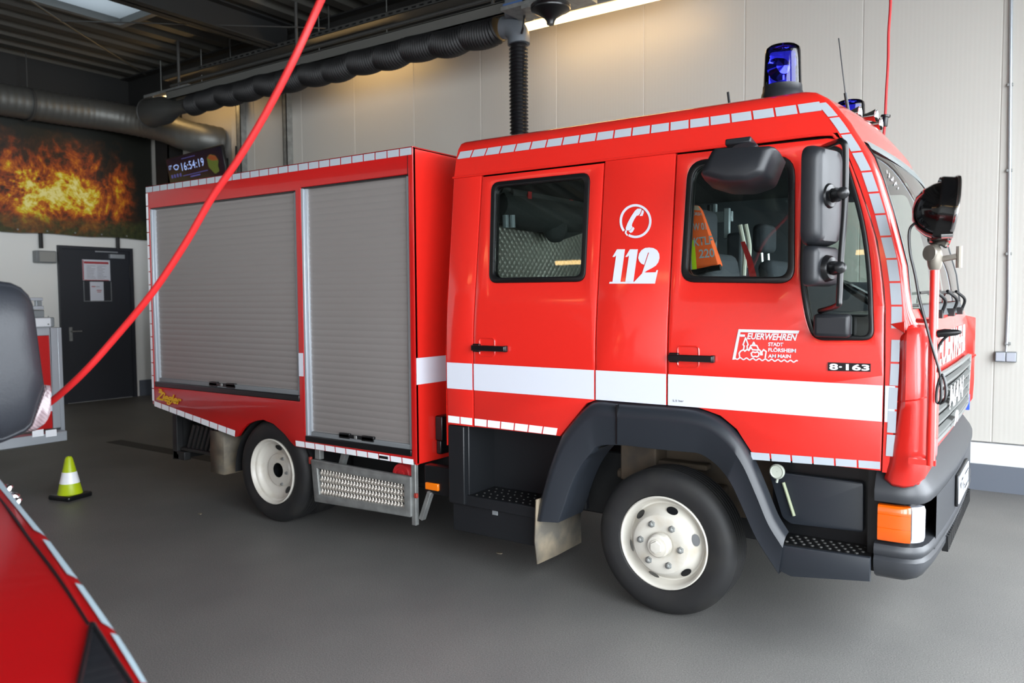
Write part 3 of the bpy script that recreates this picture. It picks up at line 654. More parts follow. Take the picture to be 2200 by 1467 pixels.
# --- front panel details
def fgrid(y0, y1, z0, z1, off, ny=20, nz=3): return [[Vector((frontx(y0 + (y1 - y0) * k / ny, z0 + (z1 - z0) * j / nz) + off, y0 + (y1 - y0) * k / ny, z0 + (z1 - z0) * j / nz)) for k in range(ny + 1)] for j in range(nz + 1)]
grl = mat('grille_grey', (104, 106, 104), .45)
gb = MB().grid(fgrid(.18, 1.98, .975, 1.265, .006)).build('grille', blk2, T)
mb = MB()
for k in range(5):
    z0 = .985 + k * .057; rows = [[p + Vector((o_, 0, 0)) for p in fgrid(.19, 1.97, z0 + dz, z0 + dz, 0, 20, 1)[0]] for o_, dz in ((.008, 0), (.03, .003), (.033, .018), (.010, .026))]; mb.grid(rows)
    mb.add([rows[q][0] for q in range(4)], [(0, 1, 2, 3)]); mb.add([rows[q][-1] for q in range(4)], [(0, 1, 2, 3)])
mb.build('grille_slats', grl, gb)
mb = MB(); mb.tube([Vector((frontx(y, z) + .02, y, z)) for y, z in [(.17, .97), (.17, 1.27)] + [(.17 + .09 * k, 1.272) for k in range(1, 20)] + [(1.97, 1.27), (1.97, .97)] + [(1.97 - .09 * k, .968) for k in range(1, 20)] + [(.17, .97)]], .014, 8); mb.build('grille_frame', grl, gb)
def fronttext(name, body, y0, y1, z0, z1, off, material, parent, **kw):
    me = textmesh(body, 1., **kw); xs = [v.co.x for v in me.vertices]; ys = [v.co.y for v in me.vertices]; a, b2, c, d_ = min(xs), max(xs), min(ys), max(ys)
    def f(x, y, z):
        Y_ = y0 + (y1 - y0) * (x - a) / (b2 - a); zz = z0 + (z1 - z0) * (y - c) / (d_ - c); return Vector((frontx(Y_, min(zz, 1.5)) + off, Y_, zz))
    mapmesh(me, f, merge=False); return link(name, me, material, parent, 0)
fronttext('front_lettering', 'FEUERWEHR', .35, 1.81, 1.305, 1.470, .004, retro, T, offset=.03, space=1.05)
fronttext('grille_lettering', 'MAN', .66, 1.28, 1.085, 1.205, .042, retro, gb, offset=.02)
# small lion emblem under the letters
lion = [(.80, 1.0), (.83, 1.03), (.82, 1.06), (.86, 1.075), (.92, 1.07), (.97, 1.06), (.985, 1.03), (.97, 1.0), (.955, 1.03), (.94, 1.0), (.925, 1.035), (.87, 1.03), (.86, 1.0), (.845, 1.03), (.83, 1.0)]
MB().add([Vector((frontx(y, z) + .046, y + .06, z - .022)) for y, z in lion], [tuple(range(len(lion)))]).build('lion_emblem', retro, gb, smooth=0)
def S0(u, v): return side(u, v) + Vector((0, -.004, 0))
DB = [(1.040, -.001, .850), (1.075, -.012, .826), (1.115, -.024, .826), (1.165, -.024, .838), (1.205, -.006, .872), (1.220, .035, .905), (1.224, .10, .925), (1.226, .17, .94)]
DTZ = [1.470, 1.490, 1.502, 1.508, 1.508, 1.502, 1.496, 1.490]
rows = []
for t, ins, flare in ((0, .012, 0), (.02, .003, 0), (.12, 0, 0), (.5, 0, 0), (.545, 0, 0), (.55, .004, 0), (.556, 0, 0), (.96, 0, 0), (1.0, .01, 0), (1.02, .05, 0)):
    row = []
    for k, (x, y, z0) in enumerate(DB):
        z1 = DTZ[k]; x_ = x + (.040 * min(1, t / .25) + .012 * t if k == 0 else .030 * min(1, t / .25) + .008 * t if k == 1 else .006 if k == 2 else 0)
        row.append(Vector((x_ - (ins * .6 if k > 2 else 0), y + ins * (.8 if k < 5 else .2), z0 + (z1 - z0) * t)))
    rows.append(row)
o = MB().grid(rows).build('corner_deflector', red, T, smooth=40); so_ = o.modifiers.new('thickness', 'SOLIDIFY'); so_.thickness = .012
A3 = [S0(1912, 696), S0(1946, 690) + Vector((0, -.022, 0)), S0(1946, 716) + Vector((0, -.022, 0)), S0(1928, 706)]
MB().add(A3 + [p_ + Vector((0, .03, 0)) for p_ in A3], [(0, 1, 2, 3), (7, 6, 5, 4), (0, 4, 5, 1), (1, 5, 6, 2), (2, 6, 7, 3), (3, 7, 4, 0)]).build('deflector_ledge', red, T, bev=.003)
MB().box((1.09, .0, .84), (1.18, .2, .90)).build('corner_underside', red, T, bev=.01)
q1, q2 = on('y', 2.10, 2071, 690), on('y', 2.23, 2096, 690)
za, zm, zb_ = on('y', 2.2, 2090, 676).z, on('y', 2.2, 2090, 762).z, on('y', 2.2, 2085, 876).z
o = MB().grid([[Vector((q1.x - .02, q1.y - .02, z)), Vector((q1.x, q1.y, z)), Vector((q2.x - .01, q2.y - .02, z - .015)), Vector((q2.x, q2.y, z - .02)), Vector((q2.x - .05, q2.y + .015, z - .03)), Vector((q2.x - .12, q2.y + .01, z - .03))] for z in (za, (za + zm) / 2, zm)]).grid([[Vector((q1.x - .02, q1.y - .02, z)), Vector((q1.x, q1.y, z)), Vector((q2.x - .01 - i_, q2.y - .02 - i_, z)), Vector((q2.x - i_, q2.y - i_, z)), Vector((q2.x - .05, q2.y + .015 - i_, z)), Vector((q2.x - .12, q2.y + .01, z))] for z, i_ in ((zm - .008, 0), ((zm + zb_) / 2, 0), (zb_ + .06, .005), (zb_, .04))]).build('corner_deflector', red, T, smooth=40); so_ = o.modifiers.new('thickness', 'SOLIDIFY'); so_.thickness = .012
MB().tube([Vector((q1.x - .02, q1.y - .01, zm - .004)), Vector((q2.x, q2.y + .005, zm - .004))], .009).build('deflector_rib', red, T)
q = on('y', 2.05, 2074, 718); MB().box((q.x - .03, 2.04, q.z - .05), (q.x + .004, 2.075, q.z + .05)).build('indicator_lamp', amberc, T, bev=.008)
q = on('y', 2.08, 2079, 863); MB().box((q.x - .02, 2.06, q.z - .05), (q.x + .012, 2.085, q.z + .05)).build('blue_badge', bluel, T, bev=.003)
q = on('y', .17, 1994, 943); MB().box((q.x - .02, .16, q.z - .06), (q.x + .006, .19, q.z + .06)).build('blue_badge', mat('dark_blue_film', (24, 30, 90), .4), T, bev=.004)

# --- bumper
PL = [(1.005, 0), (1.08, 0), (1.125, .004), (1.165, .022), (1.192, .06), (1.208, .13), (1.218, .25), (1.228, .5), (1.236, .8), (1.238, 1.08)]
PL = PL + [(x, 2.16 - y) for x, y in PL[-2::-1]]
def off2(path, d, z):
    out = []
    for i, p in enumerate(path):
        a = Vector(path[max(i - 1, 0)]); c = Vector(path[min(i + 1, len(path) - 1)]); t = (c - a).normalized(); n_ = Vector((t.y, -t.x)); q = Vector(p) + n_ * d; out.append(Vector((q.x, q.y, z)))
    return out
bpm = mat('bumper_plastic', (46, 48, 52), .42, bump=(350, .05))
mb = MB()
mb.grid([off2(PL, d_, z) for d_, z in ((-.05, .748), (0, .752), (.008, .77), (.008, .80), (-.005, .83), (-.05, .895), (-.10, .925), (-.16, .93))])
mb.grid([off2(PL, d_, z) for d_, z in ((-.06, .568), (-.005, .562), (.004, .545), (.004, .525), (-.008, .51), (0.004, .495), (.002, .47), (-.006, .45), (-.026, .42), (-.07, .398), (-.12, .395))])
for sl in (slice(0, 1),): pass
bmp = mb.build('bumper', bpm, T, smooth=40)
MB().grid([off2(PL, -.055, z) for z in (.50, .80)]).build('lamp_recess', blk2, bmp)
cs = PL[6:-6]; MB().grid([off2(cs, d_, z) for d_, z in ((-.05, .50), (-.004, .505), (.0, .56), (.0, .75), (-.05, .76))]).build('bumper_centre', bpm, bmp)
def seg(path, a, b2): return path[a:b2]
for far in (False, True):
    Pn = PL if not far else PL[::-1]; d0 = -1 if far else 1
    al = [Pn[0], (1.05, Pn[0][1]), Pn[1], Pn[2], (1.148, (.012 if not far else 2.148))]
    al[0] = (1.018, Pn[0][1])
    hl = [(1.152, .018), (1.172, .034), (1.186, .055), (1.196, .085)]
    if far: hl = [(x, 2.16 - y) for x, y in hl]
    l = MB().grid([off2(al, d0 * d_, z) for d_, z in ((-.03, .578), (-.006, .58), (0, .59), (0, .635), (-.002, .637), (0, .639), (0, .695), (-.002, .697), (0, .699), (0, .725), (-.006, .736), (-.03, .738))]).build('indicator_lamp', amber, bmp)
    MB().grid([off2(hl, d0 * d_, z) for d_, z in ((-.03, .578), (-.008, .58), (-.002, .6), (-.002, .72), (-.008, .735), (-.03, .738))]).build('headlight', clear, bmp)
    if not far:
        MB().box((1.03, .004, .60), (1.06, .02, .625)).box((1.07, .012, .66), (1.12, .03, .70)).build('reflector', mat('amber_reflector', (255, 170, 60), .2), bmp, bev=.004)
p = on('y', .13, 1948, 1213)
for yy in (.13, 2.03): MB().lathe([(.04, -.06), (.045, 0), (.038, .012), (.001, .02)], (p.x, yy, p.z), (1, 0, 0), 20).build('fog_lamp', clear, bmp)
# slotted lower grille
mb = MB()
for k in range(26): mb.box((1.215, .52 + k * .044, .425), (1.242, .545 + k * .044, .50))
mb.build('lower_slots', blk2, bmp)
plt_ = MB().box((1.238, .82, .575), (1.252, 1.34, .735)).build('licence_plate', blk2, bmp, bev=.004)
MB().box((1.25, .835, .588), (1.256, 1.325, .722)).build('plate_face', white, plt_, smooth=0)
textquad('plate_text', 'MTK-2220', [(1.258, .86, .70), (1.258, 1.30, .70), (1.258, 1.30, .61), (1.258, .86, .61)], blk2, plt_)

# --- front fender, step, mud flap
Oc = [(1149, 1118), (1160, 1065), (1178, 1000), (1200, 942), (1226, 905), (1253, 876), (1279, 863), (1332, 868), (1434, 875), (1492, 882), (1536, 899), (1574, 930), (1609, 980), (1640, 1050), (1664, 1110), (1688, 1150)]
Ic = [(1199, 1123), (1211, 1089), (1222, 1055), (1236, 1021), (1252, 994), (1268, 975), (1286, 958), (1339, 957), (1407, 965), (1470, 971), (1506, 977), (1543, 1004), (1570, 1041), (1594, 1092), (1625, 1160), (1672, 1234)]
Oc3 = smoothpath([on('y', -.03, u, v) for u, v in Oc], 5); Ic3 = smoothpath([on('y', -.05, u, v) for u, v in Ic], 5)
rows = []
for s, y in ((-.02, .02), (0, .0), (.04, -.022), (.12, -.038), (.3, -.05), (.34, -.047), (.97, -.05), (1.0, -.045), (1.0, .05), (1.0, .22)):
    rows.append([Vector((a.x + (c.x - a.x) * s, y, a.z + (c.z - a.z) * s)) for a, c in zip(Oc3, Ic3)])
fd = MB().grid(rows).build('front_fender', fend, T, smooth=50)
q = on('y', -.05, 1325, 900); MB().box((q.x - .003, -.056, .885), (q.x + .003, -.03, 1.09)).build('fender_joint', blk2, fd)
mb = MB().box((-.46, .5, .44), (.62, .9, .8)).box((-.55, .3, .84), (.5, .9, .92)).box((-.40, .34, .60), (-.18, .5, .84)).box((-.5, .40, .82), (.3, .44, .90)); mb.tube([(-.45, .42, .62), (.2, .42, .60)], .03); mb.box((-.42, .38, .70), (.1, .46, .73)); mb.build('wheel_well', arch, T, bev=.01)
MB().box((-.6, .88, .3), (.65, 1.3, 1.2)).build('wheel_well_wall', dark, T)
# flap behind the front wheel
fl = [on('x', -.735, u, v) for u, v in ((1143, 1105), (1200, 1070), (1247, 1050), (1247, 1163), (1200, 1183), (1156, 1213))]
rows = [[Vector((-.735 + .02 * math.sin(k), fl[0].y, .50)), Vector((-.72, fl[0].y + .02, .34)), Vector((-.735, fl[0].y + .04, .15))] for k in range(1)]
A_ = [(-.73, -.045, .52), (-.735, -.045, .40), (-.745, -.04, .28), (-.74, -.025, .147)]; B_ = [(-.72, .15, .52), (-.722, .15, .4), (-.728, .15, .28), (-.726, .16, .149)]; C_ = [(-.73, .45, .52), (-.73, .45, .4), (-.735, .45, .28), (-.73, .45, .148)]
o = MB().grid([A_, B_, C_]).build('mud_flap', dirty, T, smooth=60); so_ = o.modifiers.new('thickness', 'SOLIDIFY'); so_.thickness = .012
rowsl = []
for k in range(8):
    t = k / 7; a = Vector((-.70 + .36 * t ** 1.6, 0, .47 + .38 * math.sin(t * 1.4))); rowsl.append([Vector((a.x, y, a.z)) for y in (.0, .2, .42)])
MB().grid(rowsl).build('inner_splash_guard', dirty, T, smooth=60)
# crew step behind the front wheel
st = MB().box((-1.39, .30, .40), (-.60, .34, .88)).box((-1.39, .0, .40), (-1.27, .34, .875)).box((-1.275, .04, .44), (-1.262, .32, .875)).box((-1.39, .02, .39), (-.76, .34, .455)).box((-1.39, .04, .22), (-.76, .34, .40)).box((-1.39, .30, .85), (-.4, .6, .9)).build('crew_step', mat('black_step_paint', (24, 26, 29), .4), T, bev=.006)
mb = MB().box((-1.255, .03, .452), (-.77, .30, .456)); mb.cur = 1
for i in range(10):
    for j in range(4):
        x = -1.22 + i * .048; y = .06 + j * .062; mb.lathe([(.0065, 0), (.005, .003), (.001, .004)], (x + .012 * (j % 2), y, .456), (0, 0, 1), 8)
mb.build('tread', [blk2, traym], st, smooth=20)
MB().box((-1.09, .035, .36), (-1.05, .05, .39)).build('step_lamp', lgrey, st, bev=.003)
# driver step
(sx0, sz0), (sx1, sz1), (sx2, sz2), (sx3, sz3), (sx4, sz4) = [(on('y', -.03, u, v).x, on('y', -.03, u, v).z) for u, v in ((1646, 1166), (1870, 1197), (1870, 1249), (1700, 1238), (1664, 1220))]
sk = flatpanel('front_step', [(sx0, sz0), (sx1, sz1), (sx2, sz2), (sx3, sz3), (sx4, sz4)], [], fend, T, lambda x, z, d: Vector((x, d - .025, z)), th=.025, bev=.006)
mat('black_tread', (14, 15, 16), .35); mb = MB().box((.585, -.02, .48), (.992, .17, .502)); mb.cur = 1
for i in range(9):
    for j in range(4):
        mb.lathe([(.009, 0), (.007, .004), (.001, .005)], (.63 + i * .038 + (j % 2) * .019, .01 + j * .036, .502), (0, 0, 1), 8)
mb.build('tread', [MATS['black_tread'], traym], sk, smooth=20)
pn = [(on('y', .13, u, v).x, on('y', .13, u, v).z) for u, v in ((1652, 1010), (1856, 1036), (1856, 1142), (1700, 1124), (1682, 1110))]
flatpanel('step_back_panel', rr(pn, .015), [], fend, sk, lambda x, z, d: Vector((x, .13 + d, z)), th=.03, bev=.006)
MB().box((.52, .16, .5), (1.03, .20, .9)).box((.968, .06, .42), (1.02, .2, .9)).build('step_recess', blk2, sk)
p0, p1 = on('y', .105, 1683, 1036), on('y', .105, 1706, 1108); MB().tube([p0, p1], .008, 8).build('level_tube', mat('pale_green_tube', (150, 158, 128), .4), sk)
q = on('y', .06, 1671, 1012); MB().lathe([(.034, 0), (.036, .012), (.030, .02), (.026, .016), (.001, .016)], q, (0, -1, 0), 24).tube([q + Vector((0, 0, -.034)), q + Vector((-.004, 0, -.055))], .006, 6).build('filler_cap', mat('clouded_cap', (176, 182, 170), .35), sk)

# --- wheels
def wheel(x, near, rear):
    s = 1 if near else -1; Y0 = 0 if near else 2.16
    W_ = empty_part('wheel', (x, Y0, RT))
    def L(prof, n=64): return [(r, h) for r, h in prof]
    ax = (0, s, 0); o = (x, Y0, RT); wd = .46 if rear else .235
    f0 = .028 if rear else .03
    tp = [(.236, f0 + .012), (.25, f0 - .002), (.29, f0 - .012), (.33, f0 - .008), (.355, f0 + .002), (.372, f0 + .022), (.379, f0 + .04)]
    def tyre(w_, y_): 
        q = [(r, h + y_) for r, h in tp]; yy = f0 + .04 + y_; end = f0 + y_ + w_ - .04
        n_ = 5; step = (end - yy) / n_
        for k in range(n_):
            a = yy + k * step; q += [(.38, a), (.38, a + step * .78), (.372, a + step * .8), (.372, a + step * .98)]
        q += [(.38, end)] + [(r, 2 * f0 + w_ + y_ - h) for r, h in tp[::-1]]; return q
    mb = MB().lathe(tyre(.21, 0), o, ax, 72)
    if rear: mb.lathe(tyre(.21, .235), o, ax, 72)
    tyre_o = mb.build('tyre', rubber, W_, smooth=30)
    if not rear:
        prof = [(.236, .06), (.242, .036), (.242, .030), (.236, .026), (.228, .032), (.222, .05), (.216, .066), (.206, .082), (.198, .084), (.19, .066), (.165, .022), (.152, .004), (.148, .001), (.075, .001), (.07, .004), (.062, .01)]
    else:
        prof = [(.236, .05), (.242, .027), (.242, .02), (.236, .016), (.228, .022), (.220, .045), (.218, .045), (.207, .052), (.201, .075), (.185, .088), (.128, .10), (.117, .084), (.055, .080), (.053, .16)]
    rim = MB().lathe(prof, o, ax, 72).build('rim', rimw, W_, smooth=40)
    Hm = blk2
    for k in (range(6) if not rear else (0, 1, 2)):
        a = math.radians(14 + 60 * k if not rear else 85 - 68 * k); ca, sa = math.cos(a), math.sin(a)
        rad = .178 if not rear else .172; hh = .044 if not rear else .088
        c = Vector((x + rad * ca, Y0 + s * (hh - .004), RT + rad * sa)); n_ = Vector((.85 * ca * (1 if not rear else -.3), -s * 1.0, .85 * sa * (1 if not rear else -.3))).normalized()
        tg = Vector((-sa, 0, ca)); bn = n_.cross(tg); ring = [c + tg * (.031 if not rear else .036) * math.cos(t) + bn * .021 * math.sin(t) + n_ * .006 for t in [2 * math.pi * j / 16 for j in range(16)]]
        MB().add(ring, [tuple(range(16))]).build('hand_hole', Hm, rim, smooth=0)
    if not rear:
        for k in range(6):
            a = math.radians(-5 + 60 * k); c = Vector((x + .11 * math.cos(a), Y0, RT + .11 * math.sin(a)))
            MB().lathe([(.019, .002), (.019, -.002), (.014, -.004), (.014, -.016), (.009, -.019), (.001, -.021)], c, ax, 6).build('wheel_nut', steel, rim, smooth=20)
        MB().lathe([(.062, .01), (.060, -.03), (.052, -.04), (.036, -.042), (.036, -.050), (.001, -.05)], o, ax, 36).lathe([(.034, -.048), (.03, -.06), (.001, -.062)], o, ax, 6).build('hub_cap', rimw, rim, smooth=25)
    else:
        MB().lathe([(.0525, .079), (.0525, .2), (.001, .2)], o, ax, 32).build('hub_hole', blk2, rim)
        for k in (0, 1, 5):
            a = math.radians(-5 + 60 * k); c = Vector((x + .095 * math.cos(a), Y0 + s * .082, RT + .11 * math.sin(a)))
            MB().lathe([(.013, .0), (.011, -.003), (.009, -.014), (.001, -.015)], c, ax, 6).build('wheel_nut', steel, rim, smooth=20)
    return W_
def empty_part(name, loc):
    o = bpy.data.objects.new(name, None); COL.objects.link(o); o.empty_display_size = .1; o.parent = T; o.location = Vector(loc) - T.location
    return o
wheel(0, True, False); wheel(-WB, True, True); wheel(0, False, False); wheel(-WB, False, True)
MB().box((-4.35, .62, .42), (1.0, .74, .62)).box((-4.35, 1.42, .42), (1.0, 1.54, .62)).box((-.9, .6, .3), (.9, 1.55, .7)).box((-2.2, .4, .33), (-1.4, 1.8, .62)).tube([(0, .25, RT), (0, 1.9, RT)], .06).tube([(-WB, .3, RT), (-WB, 1.86, RT)], .08).box((-4.4, .2, .62), (-1.66, 1.95, .8)).build('chassis_and_light_blocks', dark, T, bev=.01)  # rails and axles, plus plain boxes added to block light underneath

# --- equipment body
def bfn(y): return lambda x, z, d: Vector((x, y + d, z))
BX0, BX1, BZ = -4.578, -1.648, 2.58
archp = bx2((511, 937), (521, 921), (532, 911), (549, 904), (565, 902), (587, 911), (611, 933), (624, 950), (631, 957))
ol = [(BX0, .80), (BX0, .775)] + bx2((505, 939)) + archp + [(-2.79, .598), (BX1, .598), (BX1, BZ), (BX0, BZ)]
S1 = [(-4.535, .925), (-2.735, .925), (-2.735, 2.397), (-4.535, 2.397)]; S2 = [(-2.682, .650), (-1.688, .650), (-1.688, 2.412), (-2.682, 2.412)]
body = empty_part('equipment_body', (-3.1, 1.08, .6))
MB().box((BX0 + .01, .07, .80), (BX1 - .01, 2.09, BZ - .01)).box((-2.76, .07, .61), (BX1 - .01, 2.09, .82)).build('body_shell', dark, body, smooth=0)
flatpanel('side_panel', ol, [S1, S2], red2, body, lambda x, z, d: Vector((x, d + .015, z)), th=.03, bev=.006)
MB().box((BX0, .0, BZ - .02), (BX1, 2.16, BZ)).box((BX0, 2.13, .78), (BX1, 2.16, BZ)).box((BX0, .03, .78), (BX0 + .02, 2.14, BZ)).build('roof_panel', red2, body, bev=.006)
MB().box((BX1 - .02, 0.0, .598), (BX1, 2.16, BZ)).build('front_wall', red, body, bev=.008, seg=3)
MB().quad((BX1 + .002, .008, 1.105), (BX1 + .002, 2.15, 1.10), (BX1 + .002, 2.15, 1.268), (BX1 + .002, .008, 1.272)).build('white_stripe', white, body, smooth=0)
def shutter(x0, x1, z0, z1, sl, hpix):
    mb = MB(); z = z0; rows = []
    while z < z1:
        for dz, y in ((0, .0345), (.007, .032), (.034, .032), (.041, .0345)): rows.append([(x0, y, min(z + dz, z1)), (x1, y, min(z + dz, z1))])
        z += .044
    mb.grid(rows); o = mb.build('roller_shutter', shut, body, smooth=20)
    (a, b2), (c, d_) = bx2(*hpix); zm = (b2 + d_) / 2
    h = MB().box((a, .008, zm - .012), (c, .022, zm + .012)).box((a, .008, zm - .018), (a + .10, .03, zm + .018)).box((c - .11, .008, zm - .018), (c, .03, zm + .018)).build('shutter_handle', blk2, o, bev=.004)
    MB().box(((a + c) / 2 - .012, .002, zm - .012), ((a + c) / 2 + .012, .01, zm + .012)).build('lock', steel, h, bev=.003)
    MB().box((x0, .014, z0), (x1, .04, z0 + .035)).build('bottom_rail', lgrey, o, bev=.004)
    return o
shutter(-4.49, -2.765, .965, 2.39, 1, ((447, 826), (502, 828))); sh2 = shutter(-2.635, -1.715, .685, 2.405, 1, ((726, 938), (800, 942)))
for x0, x1, z0, z1 in ((-4.533, -4.49, .93, 2.39), (-2.68, -2.635, .66, 2.405)):
    MB().box((x0, .002, z0), (x0 + .022, .05, z1)).box((x0 + .022, .016, z0), (x1, .05, z1)).build('guide_rail', aluflat, body, bev=.003)
for x0, x1, z0, z1 in ((-2.765, -2.737, .93, 2.39), (-1.715, -1.69, .66, 2.405)):
    MB().box((x0, .012, z0), (x1, .05, z1)).build('guide_rail', lgrey, body, bev=.003)
for x0, x1, z0, z1 in ((-4.53, -2.737, .925, .968), (-2.68, -1.69, .648, .69)):
    MB().box((x0, -.004, z0), (x1, .05, z1)).build('sill_bar', blk2, body, bev=.005)
for x0, x1, z0 in ((-4.53, -2.737, 2.388), (-2.68, -1.69, 2.402)): MB().box((x0, .01, z0), (x1, .05, z0 + .012)).build('brush_seal', blk2, body, smooth=0)
MB().quad((-2.733, -.002, 1.105), (-2.684, -.002, 1.105), (-2.684, -.002, 1.268), (-2.733, -.002, 1.268)).build('white_stripe', white, body, smooth=0)
MB().box((-1.6895, -.002, 2.40), (-1.686, .0, 2.53)).build('panel_joint', blk2, body, smooth=0)
Yt = -.003
mb = MB(); tape(mb, [(BX0, Yt, 2.572), (BX1, Yt, 2.572)], [(BX0, Yt, 2.528), (BX1, Yt, 2.528)]); mb.build('reflective_tape', silver, body, smooth=0)
mb = MB(); tape(mb, [(BX0 + .002, Yt, .80), (BX0 + .002, Yt, 2.525)], [(BX0 + .034, Yt, .80), (BX0 + .034, Yt, 2.525)]); mb.build('reflective_tape', retro, body, smooth=0)
def P0(u, v): return on('y', Yt, u, v)
mb = MB(); tape(mb, [P0(331, 861), P0(506, 925)], [P0(331, 872), P0(505, 938)], .115); mb.build('reflective_tape', retro, body, smooth=0)
mb = MB(); tape(mb, [P0(634, 946), P0(889, 987)], [P0(635, 958), P0(890, 999)]); mb.build('reflective_tape', retro, body, smooth=0)
textquad('maker_lettering', 'Ziegler', [P0(338, 839), P0(391, 852), P0(388, 876), P0(335, 863)], yellow, body, offset=.035, shear=.2, space=.95, lift=(0, -.002, 0))
mb = MB()
for k in range(2): a = P0(341 + k * 1.5, 837 + k * 3.2); mb.quad(a + Vector((0, -.003, .0)), a + Vector((.045, -.003, -.003)), a + Vector((.05, -.003, .007)), a + Vector((.008, -.003, .010)))
mb.build('lettering_flame', yellow, body, smooth=0)
p = on('x', BX1 + .01, 950, 930)
MB().box((BX1, p.y - .06, p.z - .04), (BX1 + .06, p.y + .1, p.z + .12)).box((BX1, p.y - .05, p.z - .13), (BX1 + .04, p.y + .08, p.z - .04)).build('connector_panel', blk2, body, bev=.008)
MB().box((BX1, p.y - .05, p.z - .03), (BX1 + .03, p.y - .02, p.z)).build('red_plug', mat('red_plug', (200, 40, 30), .4), body, bev=.004)
# small black marks on the lower tape
MB().quad(P0(815, 978) + Vector((0, -.002, 0)), P0(834, 981) + Vector((0, -.002, 0)), P0(834, 987) + Vector((0, -.002, 0)), P0(815, 984) + Vector((0, -.002, 0))).build('small_label', blk2, body, smooth=0)

# --- underside: rear step, flaps, silver guard, marker lamp
MB().box((-4.46, .10, .31), (-4.40, .16, .80)).box((-4.46, .10, .31), (-4.38, .9, .36)).box((-4.46, .10, .31), (-4.30, .16, .38)).box((-4.46, .16, .40), (-4.42, 1.2, .8)).build('rear_bracket', dark, T, bev=.006)
mb = MB()
for k in range(9): mb.box((-4.28 + k * .06, .14, .40), (-4.25 + k * .06, .6, .62), Matrix.Rotation(math.radians(25), 3, 'Y'))
mb.box((-4.38, .12, .385), (-3.75, .62, .41)); mb.build('folding_step', mat('worn_step_steel', (46, 46, 46), .5, metal=.3), T, bev=.004)
o = MB().grid([[(-3.80, .02, .62), (-3.81, .02, .45), (-3.815, .03, .285)], [(-3.66, .03, .62), (-3.66, .03, .45), (-3.66, .03, .285)], [(-3.64, .4, .62), (-3.64, .4, .45), (-3.64, .4, .285)]]).build('mud_flap', dirty, T, smooth=60); so_ = o.modifiers.new('thickness', 'SOLIDIFY'); so_.thickness = .012
MB().grid([[(-WB + .455 * math.cos(t), y, RT - .06 + .455 * math.sin(t)) for t in [math.pi * (k / 24) for k in range(25)]] for y in (.04, .5)]).build('rear_wheel_arch', dark, T)
gd = empty_part('side_guard', (-2.14, .02, .25))
G = [(-2.615, .53), (-1.69, .52), (-1.69, .262), (-2.585, .236)]
fr = flatpanel('guard_frame', rr(G, .01), [shrink(G, .055)], steel, gd, lambda x, z, d: Vector((x, d + .0, z)), th=.03, bev=.004)
MB().box((-2.58, .012, .25), (-1.70, .016, .52)).build('guard_plate', mat('dark_plate_metal', (70, 72, 72), .5, metal=.5), gd, smooth=0)  # dark metal backing behind the grip ridges
mb = MB(); n = 28
for k in range(n):
    t = (k + .5) / n; x = -2.545 + t * (.80); zb = .292 + .016 * t; zt = .472 - .006 * t; rows = []
    for j in range(33):
        s = j / 32; wv_ = math.sin(s * 4 * 2 * math.pi + (k % 2) * 0); z = zb + (zt - zb) * s; hw = .0095 + .0035 * wv_; yy = .002 - .006 * wv_
        rows.append([(x - hw, .012, z), (x - hw * .6, yy, z), (x + hw * .6, yy, z), (x + hw, .012, z)])
    mb.grid(rows)
mb.build('grip_ridges', mat('worn_aluminium', (206, 200, 190), .38, metal=.7), gd, smooth=60)
for lo, hi, an in (((-2.60, .01, .53), (-2.55, .05, .64), 0), ((-1.695, .0, .21), (-1.66, .03, .62), 0), ((-2.38, .05, .5), (-2.34, .09, .66), 22), ((-1.40, .18, .5), (-1.37, .22, .68), 25), ((-1.62, .02, .24), (-1.59, .06, .44), 22)): MB().box(lo, hi, Matrix.Rotation(math.radians(an), 3, 'Y')).build('guard_bracket', steel, gd, bev=.003)
mat('red_tab', (150, 50, 40), .5)
MB().box((-2.655, .0, .49), (-2.635, .02, .54)).build('red_pull_tab', MATS['red_tab'], gd, bev=.004); MB().box((-1.665, -.012, .39), (-1.64, .006, .42)).build('red_pull_tab', MATS['red_tab'], gd, bev=.004)
q = on('y', .10, 863, 1012); MB().lathe([(.075, .05), (.075, 0), (.068, -.012), (.05, -.012), (.048, -.004), (.03, -.004), (.028, -.014), (.001, -.016)], (q.x, .10, q.z - .02), (0, 1, 0), 28).build('red_coupling_cap', mat('red_cap', (196, 44, 48), .4), T)
MB().box((-1.62, .04, .42), (-1.41, .10, .60)).build('marker_bracket', blk2, T, bev=.006)
a, c = on('y', .035, 915, 1035), on('y', .035, 943, 1055); MB().box((a.x, .025, c.z), (c.x, .045, a.z)).build('marker_lamp', amberc, T, bev=.005)
MB().box((-2.6, .35, .35), (-1.5, .9, .62)).build('tank', dark, T, bev=.03)

# --- reflective tape, lettering and signs on the cab
def S3(u, v, off=.004): 
    q = side(u, v); return q + Vector((0, -off, 0))
def roofpt(x, z):
    y = interp(YDT, z); return Vector((x, y - .004, z))
mb = MB(); xs_ = [-1.385 + k * .1 for k in range(22)]
tape(mb, [roofpt(-1.385, 2.535), roofpt(.72, 2.535)], [roofpt(-1.40, 2.49), roofpt(.735, 2.49)], .105, .009, 0, 1); mb.build('reflective_tape', silver, cab, smooth=0)
def pil(z, k): 
    y = lean(z) if z <= 2.385 else interp(YDT, z); e = interp(EDT, z); return Vector((e + (-.038 if k == 0 else .004), y - .003 + (0 if k == 0 else .0), z))
zz = [2.53, 2.5, 2.45, 2.4, 2.3, 2.2, 2.1, 2.0, 1.9, 1.8, 1.7, 1.6, 1.5]
mb = MB(); tape(mb, [pil(z, 0) for z in zz], [pil(z, 1) for z in zz], .105, .009, 0, 4); mb.build('reflective_tape', silver, cab, smooth=0)
